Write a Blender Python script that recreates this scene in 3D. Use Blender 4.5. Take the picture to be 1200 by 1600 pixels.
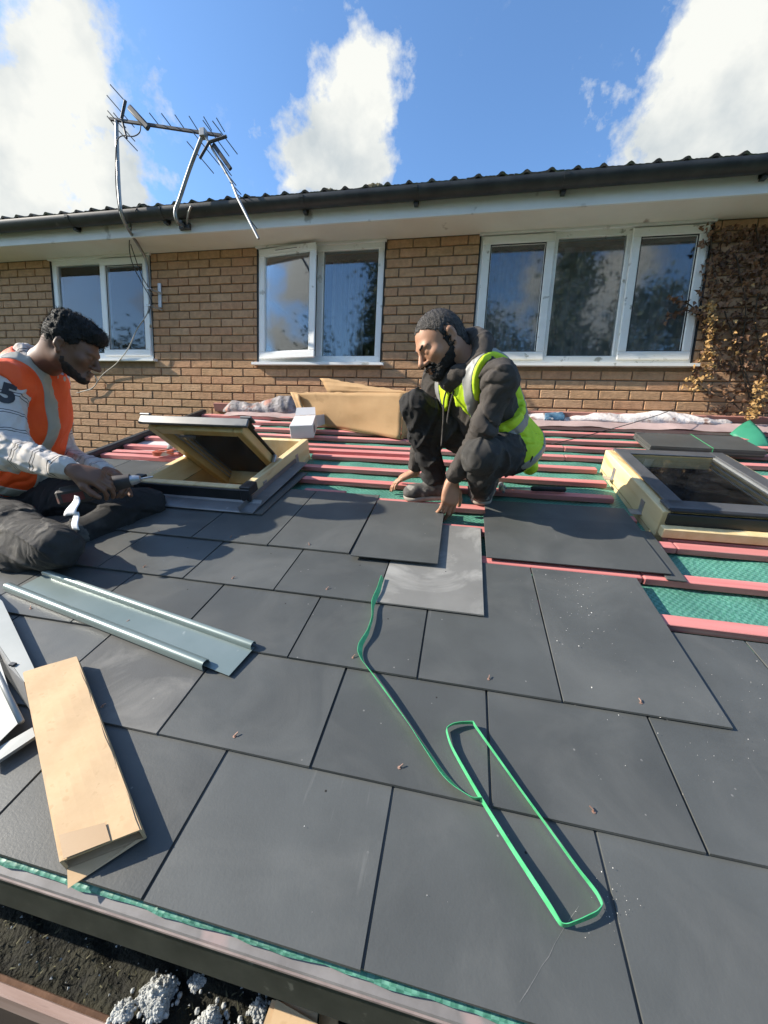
import bpy, bmesh, math, random
import numpy as np
from mathutils import Vector, Matrix

sc = bpy.context.scene
for o in list(bpy.data.objects):
    bpy.data.objects.remove(o)
COL = sc.collection
R_ = random.Random(7)

# ------------------------------------------------------------------ camera
ZC = 3.10                      # eye height above the garden
FPX, PIT, YAW, ROL = 594.04, 0.1515268, -0.1920897, 0.0491945
SL = 0.3428307                 # pitch of the lean-to roof
CS, SN = math.cos(SL), math.sin(SL)
HR = 0.81225                   # eye to roof plane, square to the slates
V0, GA = 0.1416, 0.25          # first course edge and gauge along the slope
YW = 3.447                     # face of the house wall
cam = bpy.data.cameras.new('camera'); camo = bpy.data.objects.new('camera', cam); COL.objects.link(camo)
_cp, _sp, _cy, _sy = math.cos(PIT), math.sin(PIT), math.cos(YAW), math.sin(YAW)
_F = Vector((_sy*_cp, _cy*_cp, -_sp)); _R = Vector((_cy, -_sy, 0)); _U = _R.cross(_F)
_c, _s = math.cos(ROL), math.sin(ROL)
_R2 = _R*_c + _U*_s; _U2 = _U*_c - _R*_s
camo.matrix_world = Matrix(((_R2.x, _U2.x, -_F.x, 0), (_R2.y, _U2.y, -_F.y, 0), (_R2.z, _U2.z, -_F.z, ZC), (0, 0, 0, 1)))
cam.sensor_fit = 'VERTICAL'; cam.sensor_height = 36.0; cam.lens = FPX/1600*36.0
cam.clip_start = 0.02; cam.clip_end = 3000
sc.camera = camo

def ray(px, py):
    return _F + _R2*((px-600)/FPX) - _U2*((py-800)/FPX)
def AT(px, py, y):             # point on the sight line at distance y from the eye towards the house
    r = ray(px, py); r = r*(y/r.y); return Vector((r.x, r.y, r.z+ZC))
def RF(px, py, w=0.0):         # roof-plane coordinates (along eaves, up slope)
    r = ray(px, py); t = -(HR-w)/(-SN*r.y+CS*r.z); r = r*t
    return r.x, r.y*CS+r.z*SN
def RP(u, v, w=0.0):           # roof frame -> world
    return Vector((u, v*CS+(HR-w)*SN, v*SN-(HR-w)*CS+ZC))
def RM(u, v, w=0.0, rz=0.0, rx=0.0):
    return Matrix.Translation(RP(u, v, w)) @ Matrix.Rotation(SL, 4, 'X') @ Matrix.Rotation(rz, 4, 'Z') @ Matrix.Rotation(rx, 4, 'X')

# ------------------------------------------------------------------ light
SUN = Vector((0.845, 0.185, -0.50)).normalized()      # direction the light travels
EL = math.asin(-SUN.z); AZ = math.atan2(-SUN.x, -SUN.y)   # towards the sun, clockwise from +y
sl = bpy.data.lights.new('sun', 'SUN'); so = bpy.data.objects.new('sun', sl); COL.objects.link(so)
sl.energy = 5.0; sl.angle = math.radians(0.53); sl.color = (1.0, 0.91, 0.77)
so.rotation_euler = SUN.to_track_quat('-Z', 'Y').to_euler(); so.location = (-8, -2, 9)

world = bpy.data.worlds.new('World'); sc.world = world; world.use_nodes = True
nt = world.node_tree; N = nt.nodes; L = nt.links
for n in list(N): N.remove(n)
def nn(t, **k):
    n = N.new(t)
    for a, b in k.items(): setattr(n, a, b)
    return n
out = nn('ShaderNodeOutputWorld'); bg = nn('ShaderNodeBackground'); L.new(bg.outputs[0], out.inputs[0])
sky = nn('ShaderNodeTexSky'); sky.sky_type = 'NISHITA'; sky.sun_disc = False
sky.sun_elevation = EL; sky.sun_rotation = AZ; sky.air_density = 1.0; sky.dust_density = 0.6; sky.ozone_density = 2.2
tc = nn('ShaderNodeTexCoord')
def vmath(op, a, b=None):
    n = nn('ShaderNodeVectorMath', operation=op)
    for i, q in enumerate((a, b)):
        if q is None: continue
        if hasattr(q, 'links'): L.new(q, n.inputs[i])
        else: n.inputs[i].default_value = q
    return n
def smath(op, a, b=None, c=None, clamp=False):
    n = nn('ShaderNodeMath', operation=op, use_clamp=clamp)
    for i, q in enumerate((a, b, c)):
        if q is None: continue
        if hasattr(q, 'links'): L.new(q, n.inputs[i])
        else: n.inputs[i].default_value = q
    return n.outputs[0]
DIR = tc.outputs['Generated']
def noise(scale, detail=8, rough=0.6, off=(0, 0, 0), lac=2.0):
    v = vmath('ADD', DIR, off).outputs[0]
    n = nn('ShaderNodeTexNoise'); n.inputs['Scale'].default_value = scale; n.inputs['Detail'].default_value = detail
    n.inputs['Roughness'].default_value = rough; n.inputs['Lacunarity'].default_value = lac
    L.new(v, n.inputs['Vector']); return n.outputs['Fac']
n1 = noise(4.0, 10, 0.62); n2 = noise(14.0, 8, 0.6, (3, 1, 2)); n3 = noise(2.2, 3, 0.5, (7.3, 2.2, 1.4))
# cumulus banks: (direction, half width, half height, weight)
def cloud(px, py, rx, ry, tilt=0.0, w=1.0):
    d = ray(px, py).normalized()
    rt = Vector((d.y, -d.x, 0)).normalized(); up = rt.cross(d)
    a, b = math.cos(tilt), math.sin(tilt)
    e1 = rt*a+up*b; e2 = up*a-rt*b
    x = vmath('DOT_PRODUCT', DIR, tuple(e1)).outputs['Value']; y = vmath('DOT_PRODUCT', DIR, tuple(e2)).outputs['Value']
    z = vmath('DOT_PRODUCT', DIR, tuple(d)).outputs['Value']
    x = smath('DIVIDE', smath('SUBTRACT', x, 0.0), rx); y = smath('DIVIDE', smath('SUBTRACT', y, 0.0), ry)
    r2 = smath('ADD', smath('MULTIPLY', x, x), smath('MULTIPLY', y, y))
    f = smath('SUBTRACT', w, smath('SQRT', r2))
    return smath('ADD', f, smath('MULTIPLY', smath('LESS_THAN', z, 0.0), -9.0))
banks = [cloud(30, 235, .20, .17, 0), cloud(95, 100, .085, .10, 0), cloud(150, 285, .12, .11, 0),
         cloud(565, 120, .055, .07, .2), cloud(540, 190, .085, .10, -.3), cloud(500, 255, .11, .07, 0),
         cloud(1170, 80, .17, .17, .5), cloud(1095, 225, .12, .07, .5), cloud(1240, 210, .22, .15, 0)]
m = banks[0]
for b in banks[1:]: m = smath('MAXIMUM', m, b)
# scattered fair-weather cloud over the rest of the sky, thinning straight ahead
ahead = vmath('DOT_PRODUCT', DIR, tuple(ray(650, 250).normalized())).outputs['Value']
gen = smath('MULTIPLY', smath('SUBTRACT', n3, 0.56), 5.0)
gen = smath('SUBTRACT', gen, smath('MULTIPLY', smath('GREATER_THAN', ahead, 0.62), 3.0))
m = smath('MAXIMUM', m, gen)
wob = smath('ADD', smath('MULTIPLY', smath('SUBTRACT', n1, 0.5), 2.6), smath('MULTIPLY', smath('SUBTRACT', n2, 0.5), 1.5))
den = smath('ADD', m, wob)
den = smath('MULTIPLY', smath('ADD', den, 0.02), 2.6, clamp=True)
wisp = smath('MULTIPLY', smath('SUBTRACT', noise(6.0, 10, .7, (1, 5, 3)), 0.60), 1.6, clamp=True)
den = smath('MAXIMUM', den, wisp)
shade = noise(5.0, 6, .55, (.12, .1, -.1))
ramp = nn('ShaderNodeValToRGB'); L.new(shade, ramp.inputs[0])
ramp.color_ramp.elements[0].position = 0.36; ramp.color_ramp.elements[0].color = (3.0, 3.3, 3.45, 1)
ramp.color_ramp.elements[1].position = 0.56; ramp.color_ramp.elements[1].color = (4.8, 4.85, 4.6, 1)
tint = nn('ShaderNodeMix', data_type='RGBA', blend_type='MULTIPLY'); tint.inputs[0].default_value = 1.0
L.new(sky.outputs[0], tint.inputs[6]); tint.inputs[7].default_value = (1.0, 1.25, 1.45, 1)
mix = nn('ShaderNodeMix', data_type='RGBA'); L.new(den, mix.inputs[0]); L.new(tint.outputs[2], mix.inputs[6]); L.new(ramp.outputs[0], mix.inputs[7])
L.new(mix.outputs[2], bg.inputs[0]); bg.inputs[1].default_value = 0.12

vs = sc.view_settings
vs.view_transform = 'Standard'; vs.look = 'None'; vs.exposure = 0.75; vs.gamma = 1.0; vs.use_curve_mapping = False
sc.cycles.use_denoising = True
sc.cycles.max_bounces = 8; sc.cycles.transparent_max_bounces = 12

# ------------------------------------------------------------------ materials
def new_mat(name):
    m = bpy.data.materials.new(name); m.use_nodes = True
    return m, m.node_tree.nodes, m.node_tree.links, m.node_tree.nodes['Principled BSDF']
def rgba(c): return (c[0], c[1], c[2], 1.0)
def mat(name, c1, c2=None, scale=6.0, rough=0.6, metal=0.0, bump=0.0, bscale=None, spec=0.5, detail=6, lo=.35, hi=.65,
        rand=0.0, stretch=(1, 1, 1), sheen=0.0, c3=None, s3=30.0, t3=.62, coat=0.0, rvar=0.0):
    m, n, l, b = new_mat(name)
    b.inputs['Roughness'].default_value = rough; b.inputs['Metallic'].default_value = metal
    b.inputs['Specular IOR Level'].default_value = spec
    if sheen: b.inputs['Sheen Weight'].default_value = sheen
    if coat: b.inputs['Coat Weight'].default_value = coat
    t = n.new('ShaderNodeTexCoord'); info = n.new('ShaderNodeObjectInfo')
    mp = n.new('ShaderNodeMapping'); mp.inputs['Scale'].default_value = stretch
    mul = n.new('ShaderNodeVectorMath'); mul.operation = 'SCALE'; mul.inputs[0].default_value = (37, 91, 53)
    l.new(info.outputs['Random'], mul.inputs['Scale']); l.new(mul.outputs[0], mp.inputs['Location'])
    l.new(t.outputs['Object'], mp.inputs['Vector'])
    col = None
    nz = n.new('ShaderNodeTexNoise'); nz.inputs['Scale'].default_value = scale; nz.inputs['Detail'].default_value = detail
    nz.inputs['Roughness'].default_value = .6
    l.new(mp.outputs[0], nz.inputs['Vector'])
    r = n.new('ShaderNodeValToRGB'); r.color_ramp.elements[0].position = lo; r.color_ramp.elements[1].position = hi
    r.color_ramp.elements[0].color = rgba(c1); r.color_ramp.elements[1].color = rgba(c2 or c1)
    l.new(nz.outputs['Fac'], r.inputs[0]); col = r.outputs[0]
    if c3:
        n3_ = n.new('ShaderNodeTexNoise'); n3_.inputs['Scale'].default_value = s3; n3_.inputs['Detail'].default_value = 4
        l.new(mp.outputs[0], n3_.inputs['Vector'])
        rr = n.new('ShaderNodeValToRGB'); rr.color_ramp.elements[0].position = t3; rr.color_ramp.elements[1].position = t3+.06
        l.new(n3_.outputs['Fac'], rr.inputs[0])
        mx = n.new('ShaderNodeMix'); mx.data_type = 'RGBA'; l.new(rr.outputs[0], mx.inputs[0]); l.new(col, mx.inputs[6]); mx.inputs[7].default_value = rgba(c3)
        col = mx.outputs[2]
    if rand:
        hs = n.new('ShaderNodeHueSaturation'); mr = n.new('ShaderNodeMapRange')
        mr.inputs[3].default_value = 1-rand; mr.inputs[4].default_value = 1+rand
        l.new(info.outputs['Random'], mr.inputs[0]); l.new(mr.outputs[0], hs.inputs['Value']); l.new(col, hs.inputs['Color']); col = hs.outputs[0]
    l.new(col, b.inputs['Base Color'])
    if rvar:
        mr = n.new('ShaderNodeMapRange'); mr.inputs[3].default_value = rough-rvar; mr.inputs[4].default_value = rough+rvar
        l.new(nz.outputs['Fac'], mr.inputs[0]); l.new(mr.outputs[0], b.inputs['Roughness'])
    if bump:
        nb = n.new('ShaderNodeTexNoise'); nb.inputs['Scale'].default_value = bscale or scale*4; nb.inputs['Detail'].default_value = 5
        l.new(mp.outputs[0], nb.inputs['Vector'])
        bp = n.new('ShaderNodeBump'); bp.inputs['Strength'].default_value = min(1, bump*10) if bump < .1 else 1.0; bp.inputs['Distance'].default_value = bump*.1
        l.new(nb.outputs['Fac'], bp.inputs['Height']); l.new(bp.outputs[0], b.inputs['Normal'])
    return m

# ------------------------------------------------------------------ mesh helpers
def rot3(rx=0, ry=0, rz=0):
    return Matrix.Rotation(rz, 3, 'Z') @ Matrix.Rotation(ry, 3, 'Y') @ Matrix.Rotation(rx, 3, 'X')
_bev = {}
def _bevbox(b):
    key = round(b, 4)
    if key in _bev: return _bev[key]
    bm = bmesh.new(); bmesh.ops.create_cube(bm, size=1.0)
    bmesh.ops.bevel(bm, geom=bm.edges[:], offset=0.25, segments=1, affect='EDGES', profile=.5)
    bm.verts.ensure_lookup_table()
    vs_ = [v.co.copy() for v in bm.verts]; fs = [[v.index for v in f.verts] for f in bm.faces]
    bm.free(); _bev[key] = (vs_, fs); return _bev[key]
class MB:
    def __init__(s): s.v = []; s.f = []; s.m = []; s.mi = 0
    def add(s, vs_, fs):
        n = len(s.v); s.v += [Vector(q) for q in vs_]; s.f += [[i+n for i in q] for q in fs]; s.m += [s.mi]*len(fs); return s
    def box(s, c, size, rot=None, bev=0.0):
        c = Vector(c); h = Vector(size)/2
        if bev > 0:
            vs0, fs = _bevbox(0.25)
            vs_ = []
            for q in vs0:
                w = []
                for a in range(3):
                    sg = 1 if q[a] > 0 else -1
                    w.append(sg*(h[a] if abs(q[a]) > .49 else max(h[a]-bev, h[a]*.4)))
                vs_.append(Vector(w))
        else:
            vs_ = [Vector((x*h.x, y*h.y, z*h.z)) for x in (-1, 1) for y in (-1, 1) for z in (-1, 1)]
            fs = [(0, 1, 3, 2), (4, 6, 7, 5), (0, 4, 5, 1), (2, 3, 7, 6), (0, 2, 6, 4), (1, 5, 7, 3)]
        if rot is not None: vs_ = [rot @ q for q in vs_]
        return s.add([q+c for q in vs_], fs)
    def tube(s, pts, r, seg=8, cap=True):
        pts = [Vector(q) for q in pts]; n = len(pts)
        rr = r if isinstance(r, (list, tuple)) else [r]*n
        rings = []; prev = None
        for i, q in enumerate(pts):
            t = (pts[min(i+1, n-1)]-pts[max(i-1, 0)]).normalized()
            if prev is None:
                a = Vector((0, 0, 1)) if abs(t.z) < .9 else Vector((1, 0, 0))
                x = t.cross(a).normalized()
            else: x = (prev-t*prev.dot(t)).normalized()
            prev = x; y = t.cross(x)
            rings.append([q+(x*math.cos(2*math.pi*k/seg)+y*math.sin(2*math.pi*k/seg))*rr[i] for k in range(seg)])
        vs_ = [q for ring in rings for q in ring]; fs = []
        for i in range(n-1):
            for k in range(seg):
                fs.append((i*seg+k, i*seg+(k+1) % seg, (i+1)*seg+(k+1) % seg, (i+1)*seg+k))
        if cap: fs += [tuple(range(seg))[::-1], tuple((n-1)*seg+k for k in range(seg))]
        return s.add(vs_, fs)
    def prism(s, poly, axis, a, b):
        """extrude a 2-D polygon along an axis: poly gives the other two coordinates in order"""
        def P(q, t):
            if axis == 'x': return (t, q[0], q[1])
            if axis == 'y': return (q[0], t, q[1])
            return (q[0], q[1], t)
        n = len(poly); vs_ = [P(q, a) for q in poly]+[P(q, b) for q in poly]
        fs = [tuple(range(n))[::-1], tuple(range(n, 2*n))]+[(i, (i+1) % n, n+(i+1) % n, n+i) for i in range(n)]
        return s.add(vs_, fs)
    def sheet(s, line, axis, a, b, th=0.001):
        """a thin bent sheet: 2-D polyline extruded along an axis with thickness"""
        L2 = [Vector(q) for q in line]; n = len(L2); offs = []
        for i in range(n):
            t = (L2[min(i+1, n-1)]-L2[max(i-1, 0)]).normalized(); offs.append(Vector((-t.y, t.x)))
        up = [q+o*th/2 for q, o in zip(L2, offs)]; dn = [q-o*th/2 for q, o in zip(L2, offs)]
        return s.prism([tuple(q) for q in up+dn[::-1]], axis, a, b)
    def grid(s, fn, nu, nv, closed_u=False):
        vs_ = [fn(i/(nu if closed_u else nu-1), j/(nv-1)) for j in range(nv) for i in range(nu)]
        fs = []
        for j in range(nv-1):
            for i in range(nu if closed_u else nu-1):
                fs.append((j*nu+i, j*nu+(i+1) % nu, (j+1)*nu+(i+1) % nu, (j+1)*nu+i))
        return s.add(vs_, fs)
    def mesh(s, name, mats, smooth=False):
        me = bpy.data.meshes.new(name); me.from_pydata([tuple(q) for q in s.v], [], s.f)
        for m_ in (mats if isinstance(mats, (list, tuple)) else [mats]): me.materials.append(m_)
        if any(s.m): me.polygons.foreach_set('material_index', s.m)
        bm = bmesh.new(); bm.from_mesh(me); bmesh.ops.recalc_face_normals(bm, faces=bm.faces[:]); bm.to_mesh(me); bm.free()
        if smooth is True: me.polygons.foreach_set('use_smooth', [True]*len(me.polygons))
        elif smooth: me.set_sharp_from_angle(angle=smooth) if hasattr(me, 'set_sharp_from_angle') else None
        if smooth and smooth is not True: me.polygons.foreach_set('use_smooth', [True]*len(me.polygons)); me.set_sharp_from_angle(angle=smooth)
        me.update(); return me
    def build(s, name, mats, parent=None, M=None, smooth=False):
        return put(name, s.mesh(name, mats, smooth), parent, M)
def put(name, me, parent=None, M=None):
    o = bpy.data.objects.new(name, me); COL.objects.link(o)
    if parent is not None: o.parent = parent
    if M is not None: o.matrix_basis = M
    return o
def tag(o, label=None, cat=None, group=None, kind=None):
    if label: o['label'] = label
    if cat: o['category'] = cat
    if group: o['group'] = group
    if kind: o['kind'] = kind
    return o
def thing(name, label, cat, M=None, group=None):
    o = bpy.data.objects.new(name, None); COL.objects.link(o); o.empty_display_size = .1
    if M is not None: o.matrix_basis = M
    return tag(o, label, cat, group)
TR = Matrix.Translation
ZV = Vector((0, 0, ZC))
# ================================================================== materials of the setting
m_grass = mat('garden_grass', (.035, .06, .018), (.07, .09, .03), 3.0, .9, bump=.05, bscale=40)
m_mortar = mat('mortar', (.22, .155, .10), (.29, .215, .145), 20, .95, bump=.03, bscale=120)
def brick_mat():
    m, n, l, b = new_mat('rustic_brick')
    t = n.new('ShaderNodeTexCoord'); info = n.new('ShaderNodeObjectInfo')
    sc_ = n.new('ShaderNodeVectorMath'); sc_.operation = 'SCALE'; sc_.inputs[0].default_value = (31, 17, 53); l.new(info.outputs['Random'], sc_.inputs['Scale'])
    ad = n.new('ShaderNodeVectorMath'); l.new(t.outputs['Object'], ad.inputs[0]); l.new(sc_.outputs[0], ad.inputs[1])
    # the brick's own tone: buff to pinkish brown
    r = n.new('ShaderNodeValToRGB'); cr = r.color_ramp
    cr.elements[0].position = 0; cr.elements[0].color = (.40, .245, .138, 1)
    cr.elements[1].position = 1; cr.elements[1].color = (.51, .325, .19, 1)
    e = cr.elements.new(.35); e.color = (.49, .30, .165, 1)
    e = cr.elements.new(.7); e.color = (.47, .265, .15, 1)
    l.new(info.outputs['Random'], r.inputs[0])
    nz = n.new('ShaderNodeTexNoise'); nz.inputs['Scale'].default_value = 22; nz.inputs['Detail'].default_value = 8; nz.inputs['Roughness'].default_value = .7; l.new(ad.outputs[0], nz.inputs['Vector'])
    mr = n.new('ShaderNodeMapRange'); mr.inputs[1].default_value = .25; mr.inputs[2].default_value = .75; mr.inputs[3].default_value = .72; mr.inputs[4].default_value = 1.25; l.new(nz.outputs['Fac'], mr.inputs[0])
    hs = n.new('ShaderNodeHueSaturation'); l.new(mr.outputs[0], hs.inputs['Value']); l.new(r.outputs[0], hs.inputs['Color']); l.new(hs.outputs[0], b.inputs['Base Color'])
    b.inputs['Roughness'].default_value = .9; b.inputs['Specular IOR Level'].default_value = .25
    # dragged rustic face: slanting creases
    mp = n.new('ShaderNodeMapping'); mp.inputs['Rotation'].default_value = (0, .6, 0); mp.inputs['Scale'].default_value = (26, 26, 110); l.new(ad.outputs[0], mp.inputs['Vector'])
    n2_ = n.new('ShaderNodeTexNoise'); n2_.inputs['Scale'].default_value = 1.0; n2_.inputs['Detail'].default_value = 5; n2_.inputs['Distortion'].default_value = .8; l.new(mp.outputs[0], n2_.inputs['Vector'])
    bp = n.new('ShaderNodeBump'); bp.inputs['Strength'].default_value = .9; bp.inputs['Distance'].default_value = .006; l.new(n2_.outputs['Fac'], bp.inputs['Height']); l.new(bp.outputs[0], b.inputs['Normal'])
    return m
m_brick = brick_mat()
m_upvc = mat('white_upvc', (.82, .83, .81), (.87, .87, .86), 4, .35, c3=(.50, .49, .44), s3=9, t3=.66)
m_upvc_dirty = mat('weathered_white_upvc', (.74, .73, .67), (.82, .81, .77), 5, .4, c3=(.36, .35, .29), s3=14, t3=.64)
m_soffit = mat('soffit_board', (.74, .69, .62), (.80, .76, .69), 3, .7, c3=(.36, .31, .26), s3=5, t3=.68, bump=.01)
m_fascia = mat('fascia_board', (.74, .74, .72), (.82, .82, .80), 2.5, .5, c3=(.42, .41, .38), s3=6, t3=.66)
m_gutter = mat('black_gutter', (.018, .020, .022), (.04, .042, .042), 8, .45, c3=(.09, .09, .085), s3=12, t3=.70)
m_tile = mat('mossy_roof_tile', (.07, .058, .045), (.13, .11, .085), 14, .95, bump=.06, bscale=60, c3=(.075, .085, .04), s3=18, t3=.52, rand=.25)
m_moss = mat('dry_moss', (.06, .055, .028), (.14, .125, .075), 30, 1.0, bump=.1, bscale=90)
m_seal = mat('dark_sealant', (.02, .02, .02), None, 5, .7)
m_room = mat('room_wall', (.10, .10, .105), (.12, .12, .12), 2, .9)
m_curtain = mat('grey_curtain', (.26, .25, .24), (.34, .33, .32), 3, .9, sheen=.3)
m_netcurt = mat('net_curtain', (.26, .26, .26), (.33, .33, .33), 6, .9)
def glass_mat(name, base=.13, tint=(.93, .95, .95), dust=0.0, rg=.035, ior=1.5):
    m, n, l, b = new_mat(name); n.remove(b); o = n['Material Output']
    tr = n.new('ShaderNodeBsdfTransparent'); tr.inputs[0].default_value = rgba(tint)
    gl = n.new('ShaderNodeBsdfGlossy'); gl.inputs['Roughness'].default_value = rg; gl.inputs[0].default_value = (.95, .97, 1, 1)
    fr = n.new('ShaderNodeFresnel'); fr.inputs[0].default_value = ior
    ma = n.new('ShaderNodeMath'); ma.operation = 'MULTIPLY_ADD'; ma.inputs[1].default_value = 1.0; ma.inputs[2].default_value = base; ma.use_clamp = True; l.new(fr.outputs[0], ma.inputs[0])
    mx = n.new('ShaderNodeMixShader'); l.new(ma.outputs[0], mx.inputs[0]); l.new(tr.outputs[0], mx.inputs[1]); l.new(gl.outputs[0], mx.inputs[2])
    # slightly wavy pane
    t = n.new('ShaderNodeTexCoord'); nz = n.new('ShaderNodeTexNoise'); nz.inputs['Scale'].default_value = 2.2; nz.inputs['Detail'].default_value = 1; l.new(t.outputs['Object'], nz.inputs['Vector'])
    bp = n.new('ShaderNodeBump'); bp.inputs['Strength'].default_value = .08; bp.inputs['Distance'].default_value = .01; l.new(nz.outputs['Fac'], bp.inputs['Height']); l.new(bp.outputs[0], gl.inputs['Normal'])
    last = mx
    if dust:
        df = n.new('ShaderNodeBsdfDiffuse'); df.inputs[0].default_value = (.5, .48, .44, 1)
        nd = n.new('ShaderNodeTexNoise'); nd.inputs['Scale'].default_value = 14; nd.inputs['Detail'].default_value = 9; l.new(t.outputs['Object'], nd.inputs['Vector'])
        mr = n.new('ShaderNodeMapRange'); mr.inputs[1].default_value = .35; mr.inputs[2].default_value = .75; mr.inputs[3].default_value = 0; mr.inputs[4].default_value = dust; l.new(nd.outputs['Fac'], mr.inputs[0])
        m2 = n.new('ShaderNodeMixShader'); l.new(mr.outputs[0], m2.inputs[0]); l.new(mx.outputs[0], m2.inputs[1]); l.new(df.outputs[0], m2.inputs[2]); last = m2
    l.new(last.outputs[0], o.inputs['Surface']); return m
m_glass = glass_mat('window_glass', .055)
m_glass_dusty = glass_mat('dusty_window_glass', .04, dust=.14)

# ================================================================== ground
g = MB(); g.add([(-400, -400, 0), (400, -400, 0), (400, 400, 0), (-400, 400, 0)], [(0, 1, 2, 3)])
tag(g.build('garden_ground', m_grass), kind='structure')

# ================================================================== the house
WINS = [(-4.265, -3.085, .83, 1.79), (-1.955, -.77, .80, 1.79), (.015, 1.665, .80, 1.79)]
house = thing('house', 'buff brick house with white framed windows under a tiled eave', 'house', TR((-1, YW+.1, 0)))
HI = house.matrix_basis.inverted()
# wall core: the mortar bed with its window openings
xs = sorted({-7.0, 5.0, *[w[0] for w in WINS], *[w[1] for w in WINS]})
wall = MB()
TOPZ = ZC+1.84
for a, b in zip(xs[:-1], xs[1:]):
    win = next((w for w in WINS if abs(w[0]-a) < 1e-6 and abs(w[1]-b) < 1e-6), None)
    if win:
        wall.box(((a+b)/2, YW+.108, (ZC+win[2])/2), (b-a, .20, ZC+win[2]))
        wall.box(((a+b)/2, YW+.108, (TOPZ+ZC+win[3])/2), (b-a, .20, TOPZ-ZC-win[3]))
    else:
        wall.box(((a+b)/2, YW+.108, TOPZ/2), (b-a, .20, TOPZ))
wall_o = wall.build('brick_wall', m_mortar, house, HI)
# bricks
def brick_mesh(seed, sx=.215):
    r = random.Random(seed); q = MB(); q.box((0, .02, 0), (sx, .04, .065), bev=.004)
    for v in q.v: v += Vector((r.uniform(-.0015, .0015), r.uniform(-.0012, .0012), r.uniform(-.0015, .0015)))
    return q.mesh('brick', m_brick)
BR = [brick_mesh(i) for i in range(7)]
bl = []
for k in range(27):
    z = ZC+1.79-.005-.0325-.075*k
    off = (0 if k % 2 else .1125)+.03
    i = -24
    while True:
        x0 = i*.225+off+.005; x1 = x0+.215; i += 1
        if x0 > 3.6: break
        if x1 < -5.6: continue
        zr = z-ZC
        if x0 > -2.2 and zr < .30: continue
        if zr < -.2: continue
        segs = [(x0, x1)]
        for w in WINS:
            if w[2]-.03 < zr+.03 and zr-.03 < w[3]:
                ns = []
                for a, b in segs:
                    if b <= w[0] or a >= w[1]: ns.append((a, b))
                    else:
                        if a < w[0]-.03: ns.append((a, w[0]-.006))
                        if b > w[1]+.03: ns.append((w[1]+.006, b))
                segs = ns
        for a, b in segs: bl.append(((a+b)/2, z, b-a))
def bkey(q):
    d = Vector((q[0], YW, q[1]-ZC)).length
    return d*(1 if q[2] > .15 else 1.3)+(3 if q[0] > 1.75 else 0)+(3 if q[1]-ZC < .42 and q[0] > -2 else 0)+(2 if q[0] < -5 else 0)
bl.sort(key=bkey)
rest = MB(); rest_t = []
for n_, (x, z, w) in enumerate(bl):
    r = random.Random(n_)
    if n_ < 300:
        o = bpy.data.objects.new('brick', BR[n_ % 7]); COL.objects.link(o); o.parent = wall_o
        o.location = (x, YW-.004+r.uniform(-.0025, .0025), z+r.uniform(-.001, .001)); o.scale = (w/.215, 1, 1)
        o.rotation_euler = (r.uniform(-.012, .012), r.uniform(-.006, .006), r.uniform(-.008, .008))
    else:
        rest.box((x, YW-.004+.02+r.uniform(-.0025, .0025), z), (w, .04, .065), bev=.004)
tag(rest.build('remaining_bricks', m_brick, wall_o), kind='stuff')

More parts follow.
